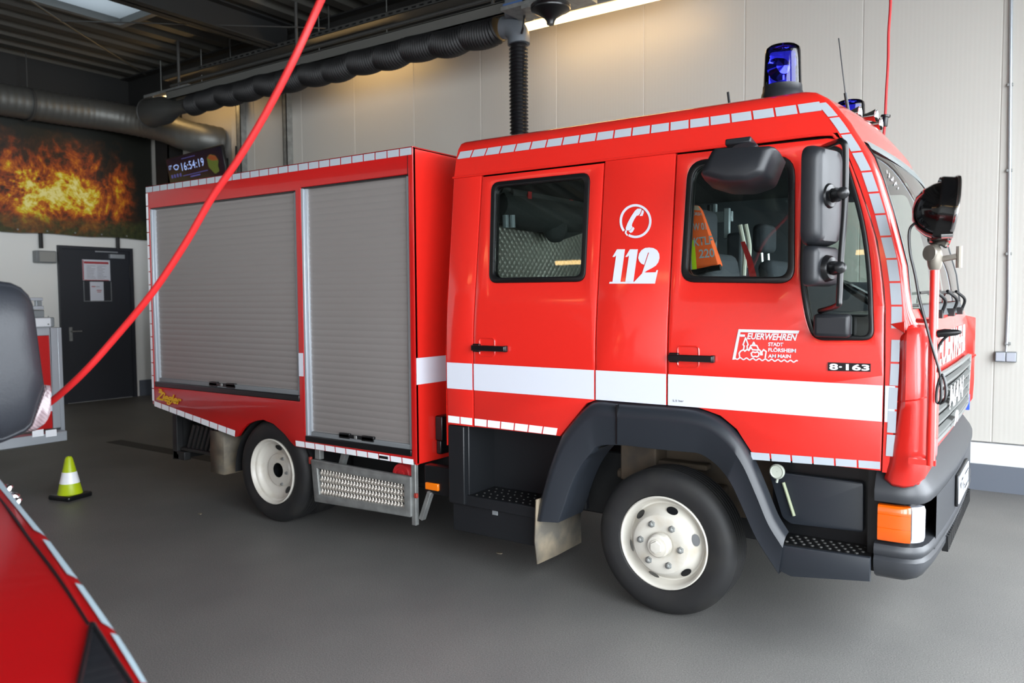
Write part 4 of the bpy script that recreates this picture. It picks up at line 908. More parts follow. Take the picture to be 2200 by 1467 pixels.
zz = [1.46, 1.35, 1.25, 1.15, 1.05, .95]
mb = MB(); tape(mb, [pil(z, 0) + Vector((.003, -.002, 0)) for z in zz], [pil(z, 1) + Vector((-.006, -.002, 0)) for z in zz], .105, .009, 0, 2); mb.build('reflective_tape', silver, cab, smooth=0)
mb = MB(); tape(mb, [(-1.389, -.004, .935), (-1.197, -.004, .933)], [(-1.389, -.004, .893), (-1.197, -.004, .891)], .1); mb.build('reflective_tape', retro, cab, smooth=0)
mb = MB(); tape(mb, [(-1.187, -.004, .933), (-.605, -.004, .926)], [(-1.187, -.004, .891), (-.615, -.004, .886)], .1); mb.build('reflective_tape', retro, cd_, smooth=0)
a = on('y', 0, 1612, 974); c = on('y', 0, 1893, 1000)
mb = MB(); tape(mb, [P0(1611, 971), P0(1893, 992)], [P0(1613, 987), P0(1893, 1008)], .1); mb.build('reflective_tape', silver, dd_, smooth=0)
def pix(crop, sc, pts): return [(crop[0] + x / sc, crop[1] + y / sc) for x, y in pts]
def sidepoly(name, polys, material, parent, off=.005):
    mb = MB()
    for pl in polys:
        me = fill2d([(u, -v) for u, v in pl]); n0 = len(mb.v)
        mb.v += [tuple(S3(v.co.x, -v.co.y, off)) for v in me.vertices]
        for f in me.polygons: mb.f.append([i + n0 for i in f.vertices]); mb.mi.append(0)
        bpy.data.meshes.remove(me)
    return mb.build(name, material, parent, smooth=0)
K = ((1300, 430), 7.723)
one = lambda dx: [(128 + dx, 942), (205 + dx, 815), (338 + dx, 815), (262 + dx, 1360), (128 + dx, 1360), (190 + dx, 915), (160 + dx, 942)]
two_a = [(556, 960), (570, 890), (610, 830), (670, 793), (740, 786), (810, 795), (870, 830), (905, 890), (910, 960), (890, 1030), (850, 1085), (780, 1130), (700, 1170), (660, 1200), (845, 1196), (862, 1160), (886, 1160), (835, 1384), (74, 1384), (84, 1354), (490, 1354), (620, 1215), (735, 870), (720, 870), (655, 1072), (610, 1055), (575, 1015)]
sidepoly('number_112', [pix(*K, p_) for p_ in (one(0), one(214), two_a)], white, cab)
hs = [(352, 500), (350, 460), (380, 380), (440, 270), (500, 180), (540, 143), (600, 140), (612, 155), (590, 215), (560, 255), (530, 260), (490, 320), (458, 390), (450, 425), (462, 440), (440, 480), (410, 505)]
ear = [(622, 165), (648, 175), (650, 205), (628, 262), (578, 264), (602, 222)]; mth = [(472, 442), (496, 470), (462, 530), (430, 545), (398, 520), (436, 492)]
cx, cy, ra, rb = 512, 348, 245, 262; arc = []
for k in range(41):
    t = math.radians(142 + (360 - 24) * k / 40); arc.append((cx + ra * math.cos(t) * (1.0) + 18 * math.sin(-t) * .3, cy + rb * math.sin(t)))
ringo = [(cx + (ra + 20) * math.cos(math.radians(142 + 336 * k / 40)), cy + (rb + 20) * math.sin(math.radians(142 + 336 * k / 40))) for k in range(41)]
ringi = [(cx + (ra - 20) * math.cos(math.radians(142 + 336 * k / 40)), cy + (rb - 20) * math.sin(math.radians(142 + 336 * k / 40))) for k in range(41)]
tail = [(332, 545), (345, 505), (368, 505), (358, 545), (385, 585)]
sidepoly('phone_symbol', [pix(*K, p_) for p_ in (ringo + ringi[::-1], hs, ear, mth, [(334, 550), (338, 505), (372, 505), (362, 545), (392, 580), (370, 595)])], white, cab)
K2 = ((1560, 700), 12.94)
def SQ(q): return [S3(*p_, .004) for p_ in pix(*K2, q)]
lg = sidepoly('crest_frame', [pix(*K2, p_) for p_ in ([(355, 90), (2050, 130), (2015, 212), (410, 172), (265, 930), (180, 940)], [(400, 235), (540, 240), (530, 300), (395, 300)])], white, dd_)
textquad('crest_lettering', 'EUERWEHREN', SQ([(600, 195), (1990, 225), (1960, 415), (590, 370)]), white, dd_, offset=.03, shear=.15)
for tx, q in (('STADT', [(1180, 455), (1600, 465), (1590, 570), (1178, 560)]), ('FLÖRSHEIM', [(1180, 590), (1950, 612), (1945, 745), (1178, 715)]), ('AM MAIN', [(1178, 785), (1810, 795), (1805, 895), (1170, 885)])):
    textquad('crest_lettering', tx, SQ(q), white, dd_, offset=.03)
mb = MB(); fs = lambda x, y: S3(K2[0][0] + x / K2[1], K2[0][1] + y / K2[1], .004)
strokes(mb, [[(385, 860), (370, 760), (410, 700), (490, 660), (530, 700), (590, 650), (640, 680), (700, 600), (740, 660), (900, 670)], [(490, 660), (510, 560), (480, 520), (550, 330), (620, 520), (590, 560), (600, 650)], [(640, 660), (700, 540), (860, 545), (910, 650), (960, 690), (970, 800), (1010, 800), (1000, 720), (1050, 660), (1120, 710), (1095, 880)], [(740, 530), (775, 455), (810, 530)], [(815, 740), (750, 720), (705, 760), (720, 830), (770, 860), (815, 840), (860, 860), (910, 830), (925, 760), (880, 720), (815, 740)]], 38, fs)
strokes(mb, [[(270 + k * 20, 900 + k * 1.0 + 24 * math.sin(k * .72)) for k in range(87)]], 34, fs); mb.build('crest_skyline', white, dd_, smooth=0)
bd_ = [S3(*p_, .004) for p_ in ((1780, 778), (1871, 781), (1871, 798), (1780, 796))]
o = MB().add([bd_[i] for i in range(4)] + [p_ + Vector((0, -.006, 0)) for p_ in bd_], [(4, 5, 6, 7), (0, 1, 5, 4), (1, 2, 6, 5), (2, 3, 7, 6), (3, 0, 4, 7)]).build('model_badge', blk2, dd_)
textquad('badge_lettering', '8·163', [S3(*p_, .012) for p_ in ((1783, 780), (1869, 783), (1869, 796), (1783, 794))], retro, o, offset=.03)
textquad('pressure_mark', '5,5 bar', [S3(*p_, .006) for p_ in ((1446, 858), (1470, 859), (1470, 864), (1446, 863))], dgrey, dd_)

# --- roof: beacons, horns, aerials
def beacon(x, y, z, r):
    b_ = empty_part('blue_beacon', (x, y, z))
    MB().lathe([(r * 1.28, -.03), (r * 1.26, 0), (r * 1.14, .05), (r * 1.10, .055), (r * 1.08, .085), (r * .9, .09), (.001, .09)], (x, y, z), (0, 0, 1), 48).build('beacon_base', blk, b_)
    MB().lathe([(r * 1.06, .07), (r * 1.04, .12), (r * .985, .25), (r * .95, .270), (r * .8, .282), (.001, .289)], (x, y, z), (0, 0, 1), 48).build('beacon_dome', gl_blue, b_, smooth=50)
    MB().lathe([(.012, .085), (.012, .16)], (x, y, z), (0, 0, 1), 16).lathe([(.001, .03), (.04, .022), (.056, -.01), (.06, -.03)], (x - .01, y, z + .18), (.75, -.6, .1), 28).build('beacon_reflector', chrome, b_)
    MB().lathe([(.03, .09), (.028, .11), (.012, .112)], (x, y, z), (0, 0, 1), 20).lathe([(.008, .0), (.012, .02), (.001, .04)], (x, y, z + .16), (0, 0, 1), 12).build('beacon_bulb', lgrey, b_)
beacon(.458, .45, 2.625, .088); beacon(.515, 1.75, 2.60, .088)
def horn(m_, L_):
    m_ = Vector(m_); ax = Vector((1, -.12, 0)).normalized(); o_ = m_ - ax * L_; h = empty_part('air_horn', o_)
    MB().lathe([(.001, L_ * .3), (.012, L_ * .45), (.018, L_ - .055), (.028, L_ - .02), (.036, L_ - .001), (.038, L_), (.038, L_ - .004), (.032, L_ - .02), (.022, L_ - .05), (.016, L_ - .1), (.013, .03), (.02, .02), (.02, -.01), (.001, -.014)], o_, ax, 28).build('horn_bell', chrome, h, smooth=60)
    MB().box((o_.x + .02, o_.y - .01, o_.z - .12), (o_.x + .04, o_.y + .01, o_.z)).build('horn_bracket', chrome, h)
horn((.683, 1.2, 2.686), .15); horn((.725, 1.45, 2.711), .24); horn((.734, 1.55, 2.678), .24)
MB().tube([on('y', .5, 1802, 82), on('y', .5, 1816, 200)], .003, 6).tube([on('y', .5, 1816, 200), on('y', .5, 1822, 237)], .008, 8).build('aerial', blk2, T)
MB().tube([on('y', .9, 1564, 198), on('y', .9, 1567, 222)], .008, 8).build('aerial', blk2, T)

# --- mirrors on their arm
def slabmirror(name, C, wid, hgt, depth, yaw, parent, pitch=0, rnd=.25):
    """rounded mirror shell: glass faces -x, bulging back faces +x before turning"""
    R_ = Matrix.Rotation(math.radians(yaw), 3, 'Z') @ Matrix.Rotation(math.radians(pitch), 3, 'Y')
    ol = rr([(-wid / 2, -hgt / 2), (wid / 2, -hgt / 2), (wid / 2, hgt / 2), (-wid / 2, hgt / 2)], min(wid, hgt) * rnd, 5)
    rows = []
    for sc, dx in ((.985, 0), (1, .006), (1, depth * .35), (.95, depth * .75), (.84, depth * .95), (.6, depth), (.3, depth * 1.01)):
        rows.append([Vector(C) + R_ @ Vector((dx, a * sc if sc > .9 else a * (1 - (1 - sc) * min(1, hgt / wid)), b2 if sc > .9 and False else b2 * (sc if sc > .9 else 1 - (1 - sc) * min(1, wid / hgt)))) for a, b2 in ol])
    mb = MB().grid(rows, closed=True); mb.add(rows[-1], [tuple(range(len(ol)))]); o = mb.build(name, blk, parent, smooth=50)
    MB().add([Vector(C) + R_ @ Vector((-.001, a * .96, b2 * .97)) for a, b2 in ol], [tuple(range(len(ol)))]).build('mirror_glass', chrome, o, smooth=0)
    return o
ma = smoothpath([on('y', lean(2.2) - .01, 1766, 318), on('y', -.10, 1785, 310), on('y', -.24, 1806, 302)], 5) + smoothpath([on('y', -.25, 1814, 308), on('y', -.25, 1817, 330), on('y', -.25, 1815, 444), on('y', -.25, 1807, 553), on('y', -.25, 1803, 640), on('y', -.24, 1800, 655), on('y', -.12, 1780, 663), on('y', .0, 1762, 668)], 5)
am = MB().tube(ma, .0125, 12).build('mirror_arm', blk2, T, smooth=60)
c1 = on('y', -.17, 1766, 423); slab1 = slabmirror('main_mirror', (c1.x - .03, -.17, c1.z), .235, .415, .075, -14, T)
c2 = on('y', -.17, 1768, 572); slab2 = slabmirror('wide_angle_mirror', (c2.x - .03, -.17, c2.z), .225, .17, .06, -14, T, rnd=.2)
for c_, par in ((on('y', -.25, 1810, 416), slab1), (on('y', -.25, 1804, 575), slab2)):
    MB().lathe([(.02, -.06), (.03, -.03), (.024, .0), (.026, .02), (.024, .035), (.012, .045), (.001, .047)], c_ + Vector((-.01, 0, 0)), (.55, -.8, 0), 20).lathe([(.062, -.012), (.052, .028), (.046, .036), (.03, .04), (.02, .075)], Vector(((c1.x if par is slab1 else c2.x) + .015, -.20, c_.z)), (1, -.35, 0), 24).build('swivel_knob', blk2, par)
# kerb mirror above the driver's window
R_ = Matrix.Rotation(math.radians(4), 3, 'Y') @ Matrix.Rotation(math.radians(-14), 3, 'X'); KC = on('y', -.2, 1590, 362)
ol = [(-.168, -.055), (.168 - .02, -.05), (.175, .06), (.13, .085), (-.115, .075)]
ol = [(-.165, -.05), (-.05, -.085), (.06, -.085), (.14, -.055), (.168, .065), (.158, .075), (-.12, .075)]
rows = []
for y, sc in ((.11, .93), (.10, .99), (.0, 1.0), (-.05, .97), (-.075, .9), (-.085, .7)): rows.append([KC + R_ @ Vector((a * sc, y, b2 * sc)) for a, b2 in rr(ol, .02, 3)])
mb = MB().grid(rows, closed=True).add(rows[-1], [tuple(range(len(rows[-1])))]); km = mb.build('kerb_mirror', blk, T, smooth=50)
MB().add([p_ + Vector((0, .001, 0)) for p_ in rows[0]], [tuple(range(len(rows[0])))]).build('mirror_glass', chrome, km, smooth=0)
a = on('y', .05, 1610, 322); MB().box((a.x - .06, -.12, 2.315), (a.x + .06, .10, 2.345), Matrix.Rotation(math.radians(-12), 3, 'X')).lathe([(.06, -.02), (.06, .02), (.05, .03), (.001, .03)], (KC.x + .02, -.20, KC.z + .07), (0, -.5, 1), 24).build('mirror_bracket', blk, km, bev=.01)
# black mirror foot in the corner of the quarter window
a, c = on('y', -.06, 1746, 674), on('y', -.06, 1825, 726); MB().box((a.x, -.06, c.z), (c.x, .01, a.z)).build('mirror_foot', blk, T, bev=.018, seg=3)

# --- searchlight on its red pole
PX, PY = 1.229, -.10
pol = empty_part('searchlight', (PX, PY, .9)); zt = on('y', PY, 2005, 580).z; zb = on('y', PY, 2005, 1000).z
MB().tube([(PX, PY, zb), (PX, PY, zt)], .0175, 20).box((1.15, PY - .012, zb), (PX + .02, PY + .012, zb + .022)).tube([(1.16, -.02, on('y', PY, 2005, 690).z), (PX, PY, on('y', PY, 2005, 690).z)], .01).build('pole', red, pol)
MB().tube([(1.19, .1, zb + .01), (PX, PY, zb + .01)], .01).build('pole_foot', red, pol)
jz = on('y', PY, 2005, 555).z
MB().lathe([(.02, -.045), (.026, -.03), (.03, 0), (.024, .03), (.016, .05), (.022, .06), (.024, .085), (.018, .09), (.018, .11), (.001, .112)], (PX, PY, jz), (0, 0, 1), 20).lathe([(.001, 0), (.03, .0), (.032, .012), (.001, .014)], (PX - .01, PY - .035, jz + .02), (-.6, -.8, 0), 14).tube([(PX + .02, PY, jz - .005), (PX + .075, PY + .0, jz + .005)], .012).tube([(PX + .085, PY, jz - .04), (PX + .085, PY, jz + .045)], .012).build('swivel_joint', mat('dull_cast_metal', (128, 122, 112), .5, metal=.5), pol)
LC = on('y', PY, 2003, 452); axd = Vector((.95, .22, -.13)).normalized(); La = on('y', PY, 2061, 452)
r_ = .142; dl = (La - LC).length * .70
lampb = MB().lathe([(r_ * 1.0, dl), (r_ * .99, dl - .008), (r_ * .97, dl - .012), (r_ * .965, dl - .05), (r_ * .93, dl - .06), (r_ * .86, .03), (r_ * .74, -.012), (r_ * .56, -.046), (r_ * .34, -.066), (.001, -.074)], LC, axd, 48).build('lamp_housing', mat('gloss_black', (10, 10, 11), .12, coat=.5), pol, smooth=50)
MB().lathe([(r_ * 1.0, dl - .004), (r_ * 1.02, dl - .002), (r_ * 1.02, dl + .008), (r_ * .99, dl + .010), (r_ * .97, dl + .006)], LC, axd, 48).lathe([(.014, 0), (.014, .04), (.001, .042)], LC + axd * (dl - .02) + Vector((0, -.10, -.10)), (1, 0, 0), 12).build('rim_ring', chrome, lampb, smooth=60)
MB().lathe([(r_ * .97, dl + .004), (r_ * .7, dl + .007), (.001, dl + .008)], LC, axd, 40).build('lamp_lens', clear, lampb)
MB().lathe([(.03, -.01), (.022, .03)], (PX, PY, jz + .10), (0, 0, 1), 16).box((PX - .02, PY - .02, jz + .10), (PX + .03, PY + .02, jz + .13)).build('lamp_stem', lgrey, lampb)
cb = [on('y', PY - .03, u, v) for u, v in ((1988, 468), (1968, 478), (1954, 495), (1955, 540), (1966, 590), (1975, 640), (1988, 690), (2000, 735), (2012, 775), (2019, 800), (2022, 835), (2020, 862), (2012, 862), (2014, 830), (2024, 805), (2032, 830), (2030, 858), (2018, 868))]
MB().tube(smoothpath(cb, 8), .0055, 8).build('lamp_cable', blk2, pol)
cb = [on('y', PY + .0, u, v) for u, v in ((2052, 715), (2035, 722), (2020, 738), (2012, 760), (2013, 785), (2018, 800))]
MB().tube(smoothpath(cb, 8), .0055, 8).build('lamp_cable', blk2, pol)
MB().tube([on('y', PY, 2014, 717), on('y', PY, 2030, 715), on('y', PY, 2056, 714), on('y', PY, 2066, 713)], [.016, .017, .012, .005], 14).build('plug', blk2, pol)

# --- inside the cab
hl = MB()
for z in (2.34,): hl.box((-1.37, .2, 2.33), (.72, 1.96, 2.345))
hl.build('headliner', headl, T, smooth=0)
MB().box((-1.37, .06, .9), (1.0, 2.1, .94)).build('cab_floor', headl, T, smooth=0)
tm = mat('tread_plate', (170, 166, 156), .35, metal=.75); nt = tm.node_tree; b = nt.nodes['Principled BSDF']
tc = nt.nodes.new('ShaderNodeTexCoord'); mpn = nt.nodes.new('ShaderNodeMapping'); mpn.inputs['Rotation'].default_value = (math.radians(45), 0, 0); vo = nt.nodes.new('ShaderNodeTexVoronoi'); vo.inputs['Scale'].default_value = 26; vo.inputs['Randomness'].default_value = 0
bp = nt.nodes.new('ShaderNodeBump'); bp.inputs['Strength'].default_value = .7; bp.inputs['Distance'].default_value = .01; bp.invert = True
nt.links.new(tc.outputs['Object'], mpn.inputs[0]); nt.links.new(mpn.outputs[0], vo.inputs['Vector']); nt.links.new(vo.outputs['Distance'], bp.inputs['Height']); nt.links.new(bp.outputs[0], b.inputs['Normal'])
MB().box((-1.37, .1, .94), (-1.35, 2.06, 2.33)).build('tread_plate_wall', tm, T, smooth=0)
MB().box((-1.34, .25, .94), (-.9, 1.9, 1.35)).box((-1.35, .25, 1.30), (-1.25, 1.9, 1.45)).build('bench_seat', seatm, T, bev=.04)
def seat(y):
    s_ = empty_part('front_seat', (.35, y, .94)); MB().box((.15, y - .24, 1.15), (.62, y + .24, 1.3)).box((.25, y - .15, .94), (.5, y + .15, 1.15)).build('seat_cushion', seatm, s_, bev=.05, seg=3)
    MB().box((.08, y - .23, 1.28), (.2, y + .23, 1.88), Matrix.Rotation(math.radians(-10), 3, 'Y')).build('backrest', seatm, s_, bev=.05, seg=3)
    MB().box((-.03, y - .13, 1.93), (.07, y + .13, 2.12)).build('headrest', seatm, s_, bev=.04, seg=3); MB().tube([(.03, y - .07, 1.85), (.02, y - .07, 1.98)], .008).tube([(.03, y + .07, 1.85), (.02, y + .07, 1.98)], .008).build('headrest_posts', chrome, s_)
seat(.5); seat(1.62)
MB().box((.72, .12, 1.2), (1.02, 2.04, 1.56)).box((.62, .9, 1.0), (1.0, 1.3, 1.5)).build('dashboard', blk2, T, bev=.04)
mb = MB(); sc_ = Vector((.68, 1.62, 1.62)); up_ = Vector((.55, 0, .83)); mb.tube([sc_ + Vector((.83 * .2 * math.cos(t), .2 * math.sin(t), -.55 * .2 * math.cos(t))) for t in [2 * math.pi * k / 32 for k in range(33)]], .015, 8); mb.tube([sc_, (.85, 1.62, 1.40)], .03); mb.tube([sc_ + Vector((0, -.19, 0)), sc_ + Vector((0, .19, 0))], .018); mb.build('steering_wheel', blk2, T)
rk = mat('grey_rack_metal', (150, 156, 160), .4, metal=.2)
def yq(u, v, y=.95): return on('y', y, u, v)
def ybox(mb, u0, v0, u1, v1, y=.95, t=.03):
    a, c = yq(u0, v0, y), yq(u1, v1, y); mb.box((min(a.x, c.x), y, min(a.z, c.z)), (max(a.x, c.x), y + t, max(a.z, c.z)))
for q in ((1510, 457, 1572, 475), (1555, 447, 1566, 512), (1519, 440, 1524, 560), (1531, 438, 1537, 560)):
    mb = MB(); ybox(mb, *q, y=.95 + (q[0] % 7) * .01); mb.build('equipment_rack', rk if q[0] != 1519 else blk2, T, bev=.004)
mb = MB(); ybox(mb, 1560, 500, 1594, 598, .9, .12); mb.build('radio_box', dgrey, T, bev=.02)
mb = MB(); ybox(mb, 1541, 548, 1562, 600, .75, .1); mb.build('radio_handset', blk2, T, bev=.02)
mat('red_belt', (170, 24, 24), .7)
MB().grid([[yq(1591, 520, .72), yq(1600, 518, .72)], [yq(1604, 560, .7), yq(1616, 556, .7)], [yq(1612, 604, .68), yq(1628, 604, .68)]]).build('seat_belt', MATS['red_belt'], T)

# ------------------------------------------------------------------ things carried in the cab
vest = empty('orange_vest', (.15, .3, 1.6), 'orange vest lettered KTLF 220 over the front seat, seen through the side window', 'vest')
VY = .235
def V2(q, y=VY): return [(on('y', y, u, v).x, on('y', y, u, v).z) for u, v in q]
flatpanel('vest_body', rr(V2([(1470, 440), (1500, 441), (1508, 452), (1530, 520), (1546, 572), (1470, 582)]), .012), [], orange, vest, lambda x, z, d: Vector((x, VY + .02 + d + .12 * (1.9 - z) * (1 if d > 0 else .0), z)), th=.06, bev=.012)
VL = VY - .012
flatpanel('lime_band', V2([(1483, 516), (1492, 515), (1497, 578), (1487, 579)], VL), [], limec, vest, lambda x, z, d: Vector((x, VL, z)), th=0, bev=0)
flatpanel('silver_band', V2([(1474, 517), (1483, 516), (1487, 579), (1476, 580)], VL), [], silver, vest, lambda x, z, d: Vector((x, VL, z)), th=0, bev=0)
flatpanel('pale_hem', V2([(1474, 441), (1500, 442), (1506, 452), (1474, 450)], VL), [], mat('pale_hem', (220, 190, 170), .7), vest, lambda x, z, d: Vector((x, VL, z)), th=0, bev=0)
for tx, q in (('KTLF', [(1490, 511), (1530, 506), (1532, 524), (1491, 529)]), ('220', [(1501, 536), (1534, 533), (1536, 552), (1502, 555)]), ('FLÖRSH', [(1481, 453), (1506, 455), (1508, 463), (1481, 463)]), ('FW 01', [(1484, 480), (1516, 478), (1518, 493), (1484, 496)])):
    textquad('vest_lettering', tx, [on('y', VL - .003, u, v) for u, v in q], silver, vest, offset=.02)
MB().tube([(on('y', VY, u, v)) for u, v in ((1474, 586), (1500, 583), (1530, 576), (1548, 574))], .016, 8).build('black_trim', blk2, vest)
bag = empty('equipment_bag', (-1.25, .9, 1.9), 'black padded bag hung on the tread plate wall, seen through the rear side window', 'bag')
def BX(u, v, x=-1.28): return on('x', x, u, v)
MB().tube(smoothpath([BX(1065, 440), BX(1110, 452), BX(1170, 462), BX(1230, 470), BX(1290, 472)], 5), [.07 + .05 * math.sin(.5 + k * .13) for k in range(21)], 16).build('bag_roll', bagm, bag, smooth=60)
MB().tube(smoothpath([BX(1080, 415), BX(1150, 418), BX(1220, 425), BX(1300, 428)], 5), .085, 14).tube(smoothpath([BX(1060, 390), BX(1150, 388), BX(1240, 392), BX(1300, 395)], 5), .09, 14).build('bag_body', bagm, bag, smooth=60)
c = BX(1192, 490, -1.24); MB().lathe([(.001, -.06), (.07, -.05), (.10, -.01), (.10, .02), (.06, .05), (.001, .055)], c, (1, -.3, 0), 24).build('mask_pouch', bagm, bag, smooth=60)
pl = [BX(1180, 472, -1.26), BX(1262, 476, -1.26), BX(1262, 498, -1.26), BX(1215, 514, -1.26), BX(1196, 500, -1.26)]
MB().add(pl + [p_ + Vector((-.06, 0, 0)) for p_ in pl], [(0, 1, 2, 3, 4), (9, 8, 7, 6, 5)] + [(i, (i + 1) % 5, 5 + (i + 1) % 5, 5 + i) for i in range(5)]).build('bag_flap', bagm, bag, bev=.01)
for u in (1114, 1205): MB().box(tuple(BX(u, 432) + Vector((.08, -.02, -.0))), tuple(BX(u, 395) + Vector((.09, .02, .0)))).build('red_strap', MATS['red_belt'], bag, smooth=0)
bk = empty('steel_bracket', tuple(BX(1098, 480)), 'small grey steel bracket below the black bag behind the rear side window', 'bracket')
for u in (1086, 1100): MB().tube([BX(u, 462, -1.2), BX(u + 1, 489, -1.2)], .02, 10).build('tube', rk, bk)
MB().box(tuple(BX(1080, 470, -1.34)), tuple(BX(1108, 464, -1.2))).build('clamp', rk, bk, bev=.004)
for k, (u0, v0, u1, v1) in enumerate(((1590, 483, 1598, 592), (1602, 482, 1607, 575))):
    p0, p1 = on('y', .8 + .06 * k, u0, v0), on('y', .8 + .06 * k, u1, v1)
    tag(MB().tube(smoothpath([p0, (p0 + p1) / 2 + Vector((.015, 0, 0)), p1], 8), .013, 8).build('rope', ropem), ('pale rope hanging behind the front seat, the left of two' if k == 0 else 'pale rope hanging behind the front seat, the right of two'), 'rope')

# ------------------------------------------------------------------ red van at the left edge
van = empty('red_van', (-1.2, -3.7, 0), 'red van in the left foreground with white edge marking and big black mirror', 'van')
sil = [(-60, 955), (0, 1029), (40, 1081), (63, 1110), (100, 1155), (172, 1252), (250, 1362), (315, 1467), (380, 1590)]
EDG = []
for i, (u, v) in enumerate(sil):
    s = i / (len(sil) - 1); zz_ = interp([(-60, 1.16), (0, 1.135), (100, 1.068), (172, 1.022), (250, .972), (315, .93), (380, .87)], u); EDG.append(on('z', zz_, u, v))
EDG = smoothpath(EDG, 6); n_e = len(EDG)
INW = Vector((-.15, -.985, 0)); 
PA, PB = on('z', 1.12, 20, 1055), on('z', .95, 285, 1417)
HN = (PB - PA).cross(INW + Vector((0, 0, .10))).normalized()
HB = {}
def hoodpt(u, v, lift=.003):
    """point of the bonnet surface seen at (u, v), lifted along its normal"""
    d = ray(u, v).normalized(); hit = HB['t'].ray_cast(CAM, d) if 't' in HB else (None,)
    if hit[0] is not None:
        n_ = hit[1] if hit[1].dot(d) < 0 else -hit[1]; return hit[0] + n_ * lift
    dd = ray(u, v); t = (PA - CAM).dot(HN) / dd.dot(HN); return CAM + dd * t + HN * (lift if HN.dot(dd) < 0 else -lift)
rows = []
for q, h in ((0, 0), (.02, .006), (.06, .010), (.2, .022), (.5, .05), (.9, .07), (1.3, .05), (1.62, .022), (1.74, .006), (1.78, 0)): rows.append([p + INW * q + Vector((0, 0, h)) for p in EDG])
out = -INW
def dn(pts, d, z): return [Vector((p.x, p.y, 0)) + d + Vector((0, 0, max(.3, p.z - z))) for p in pts]
side_l = [dn(EDG, out * .0, 0.0), dn(EDG, out * .006, .02), dn(EDG, -out * .0, .2), dn(EDG, -out * .02, .45), dn(EDG, -out * .06, .85)]
hood = MB().grid(rows).grid(side_l[1:] if False else [EDG] + side_l[2:]).grid([[p + INW * 1.78 for p in EDG]] + [dn([p + INW * 1.78 for p in EDG], INW * 0, zz_) for zz_ in (.2, .45, .85)]).build('van_bonnet', mat('van_red_dimmed', (128, 7, 10), .3, coat=.6), van, smooth=50)  # van red darkened: the weak light on the bonnet is put into the colour
vred = MATS['van_red_dimmed']
from mathutils.bvhtree import BVHTree
HB['t'] = BVHTree.FromPolygons([v.co.copy() for v in hood.data.vertices], [tuple(p.vertices) for p in hood.data.polygons])
nose0 = [r[-1] for r in rows]; nr = [nose0]
for dx, z in ((.12, .08), (.22, .2), (.27, .35), (.27, .5), (.22, .62)): nr.append([p + Vector((dx, 0, -z)) for p in nose0])
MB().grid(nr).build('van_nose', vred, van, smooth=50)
MB().grid([[p + Vector((d_, 0, -z)) for p in nose0] for d_, z in ((.235, .42), (.29, .43), (.30, .6), (.2, .66))]).build('van_bumper', blk, van, smooth=50)
def hoodline(name, pts, r, m_): 
    P_ = smoothpath([hoodpt(u, v, .001) for u, v in pts], 6); return MB().tube(P_, r, 6).build(name, m_, van)
def hoodquad(name, L_, R_, m_, seg=(), lift=.012):
    pass
mb = MB()
segs = [([(-60, 975), (-20, 1028), (39, 1100), (72, 1141)], [(-60, 958), (0, 1031), (52, 1098), (98, 1154)]), ([(90, 1161), (115, 1197), (143, 1236)], [(108, 1166), (140, 1209), (168, 1247)]), ([(160, 1256), (188, 1297), (218, 1341)], [(178, 1260), (212, 1308), (246, 1357)]), ([(236, 1363), (268, 1415), (302, 1470)], [(254, 1368), (286, 1418), (316, 1470)])]
for a, c in segs: mb.grid([[hoodpt(u, v, .004) for u, v in a], [hoodpt(u + (u2 - u) * .5, v + (v2 - v) * .5, .004) for (u, v), (u2, v2) in zip(a, c)], [hoodpt(u - 1.5, v + 1, .004) for u, v in c]])
mb.build('reflective_tape', mat('dimmed_reflective_tape', (132, 148, 156), .4), van, smooth=0)  # tape dimmed like the bonnet, weak light put into its grey
hoodline('bonnet_gap', [(-60, 1000), (21, 1100), (60, 1155), (125, 1242), (190, 1342)], .004, blk2)
LA_ = [(196, 1346), (186, 1396), (176, 1440), (166, 1485), (156, 1530)]; LB_ = [(198, 1346), (222, 1384), (246, 1422), (274, 1465), (306, 1515)]
hrow = [[hoodpt(a[0] + (c[0] - a[0]) * k / 5, a[1] + (c[1] - a[1]) * k / 5, .007) for k in range(6)] for a, c in zip(LA_, LB_)]
hl_ = MB().grid(hrow).build('headlamp', mat('dark_lamp_glass', (24, 25, 28), .1, coat=1.), van, smooth=60)
hp_ = [r[0] for r in hrow] + hrow[-1][1:-1] + [r[-1] for r in hrow[::-1]]
MB().tube(hp_ + hp_[:1], .005, 6).build('lamp_trim', blk2, hl_)
# chrome fittings standing up behind the edge
mb = MB(); 
for u, v, r in ((17, 1050, .016), (30, 1068, .02), (36, 1078, .016)):
    p = on('y', -2.665, u, v); r *= .8; mb.lathe([(.001, -.05), (r * .6, -.05), (r * .6, -.012), (r, -.01), (r, .006), (r * .7, .012), (.001, .014)], p, (0, .5, .85), 14)
mb.build('chrome_fitting', chrome, van)
# cab behind the bonnet (left of the frame)
c0 = EDG[0]; 
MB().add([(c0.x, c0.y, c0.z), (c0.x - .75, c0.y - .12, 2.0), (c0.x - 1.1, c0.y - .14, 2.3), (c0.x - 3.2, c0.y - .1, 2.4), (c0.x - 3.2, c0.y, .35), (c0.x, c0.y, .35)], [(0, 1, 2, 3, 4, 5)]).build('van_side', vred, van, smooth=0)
MB().grid([[(c0.x - .02, c0.y - .08 - k * .2, c0.z + .03) for k in range(9)], [(c0.x - .75, c0.y - .2 - k * .17, 2.0) for k in range(9)]]).build('windscreen', MATS['dark_lamp_glass'], van)
MB().grid([[(c0.x - .75, c0.y - .12 - k * .19, 2.0) for k in range(9)], [(c0.x - 1.1, c0.y - .14 - k * .19, 2.32) for k in range(9)], [(c0.x - 3.2, c0.y - .1 - k * .2, 2.42) for k in range(9)]]).build('van_roof', vred, van)
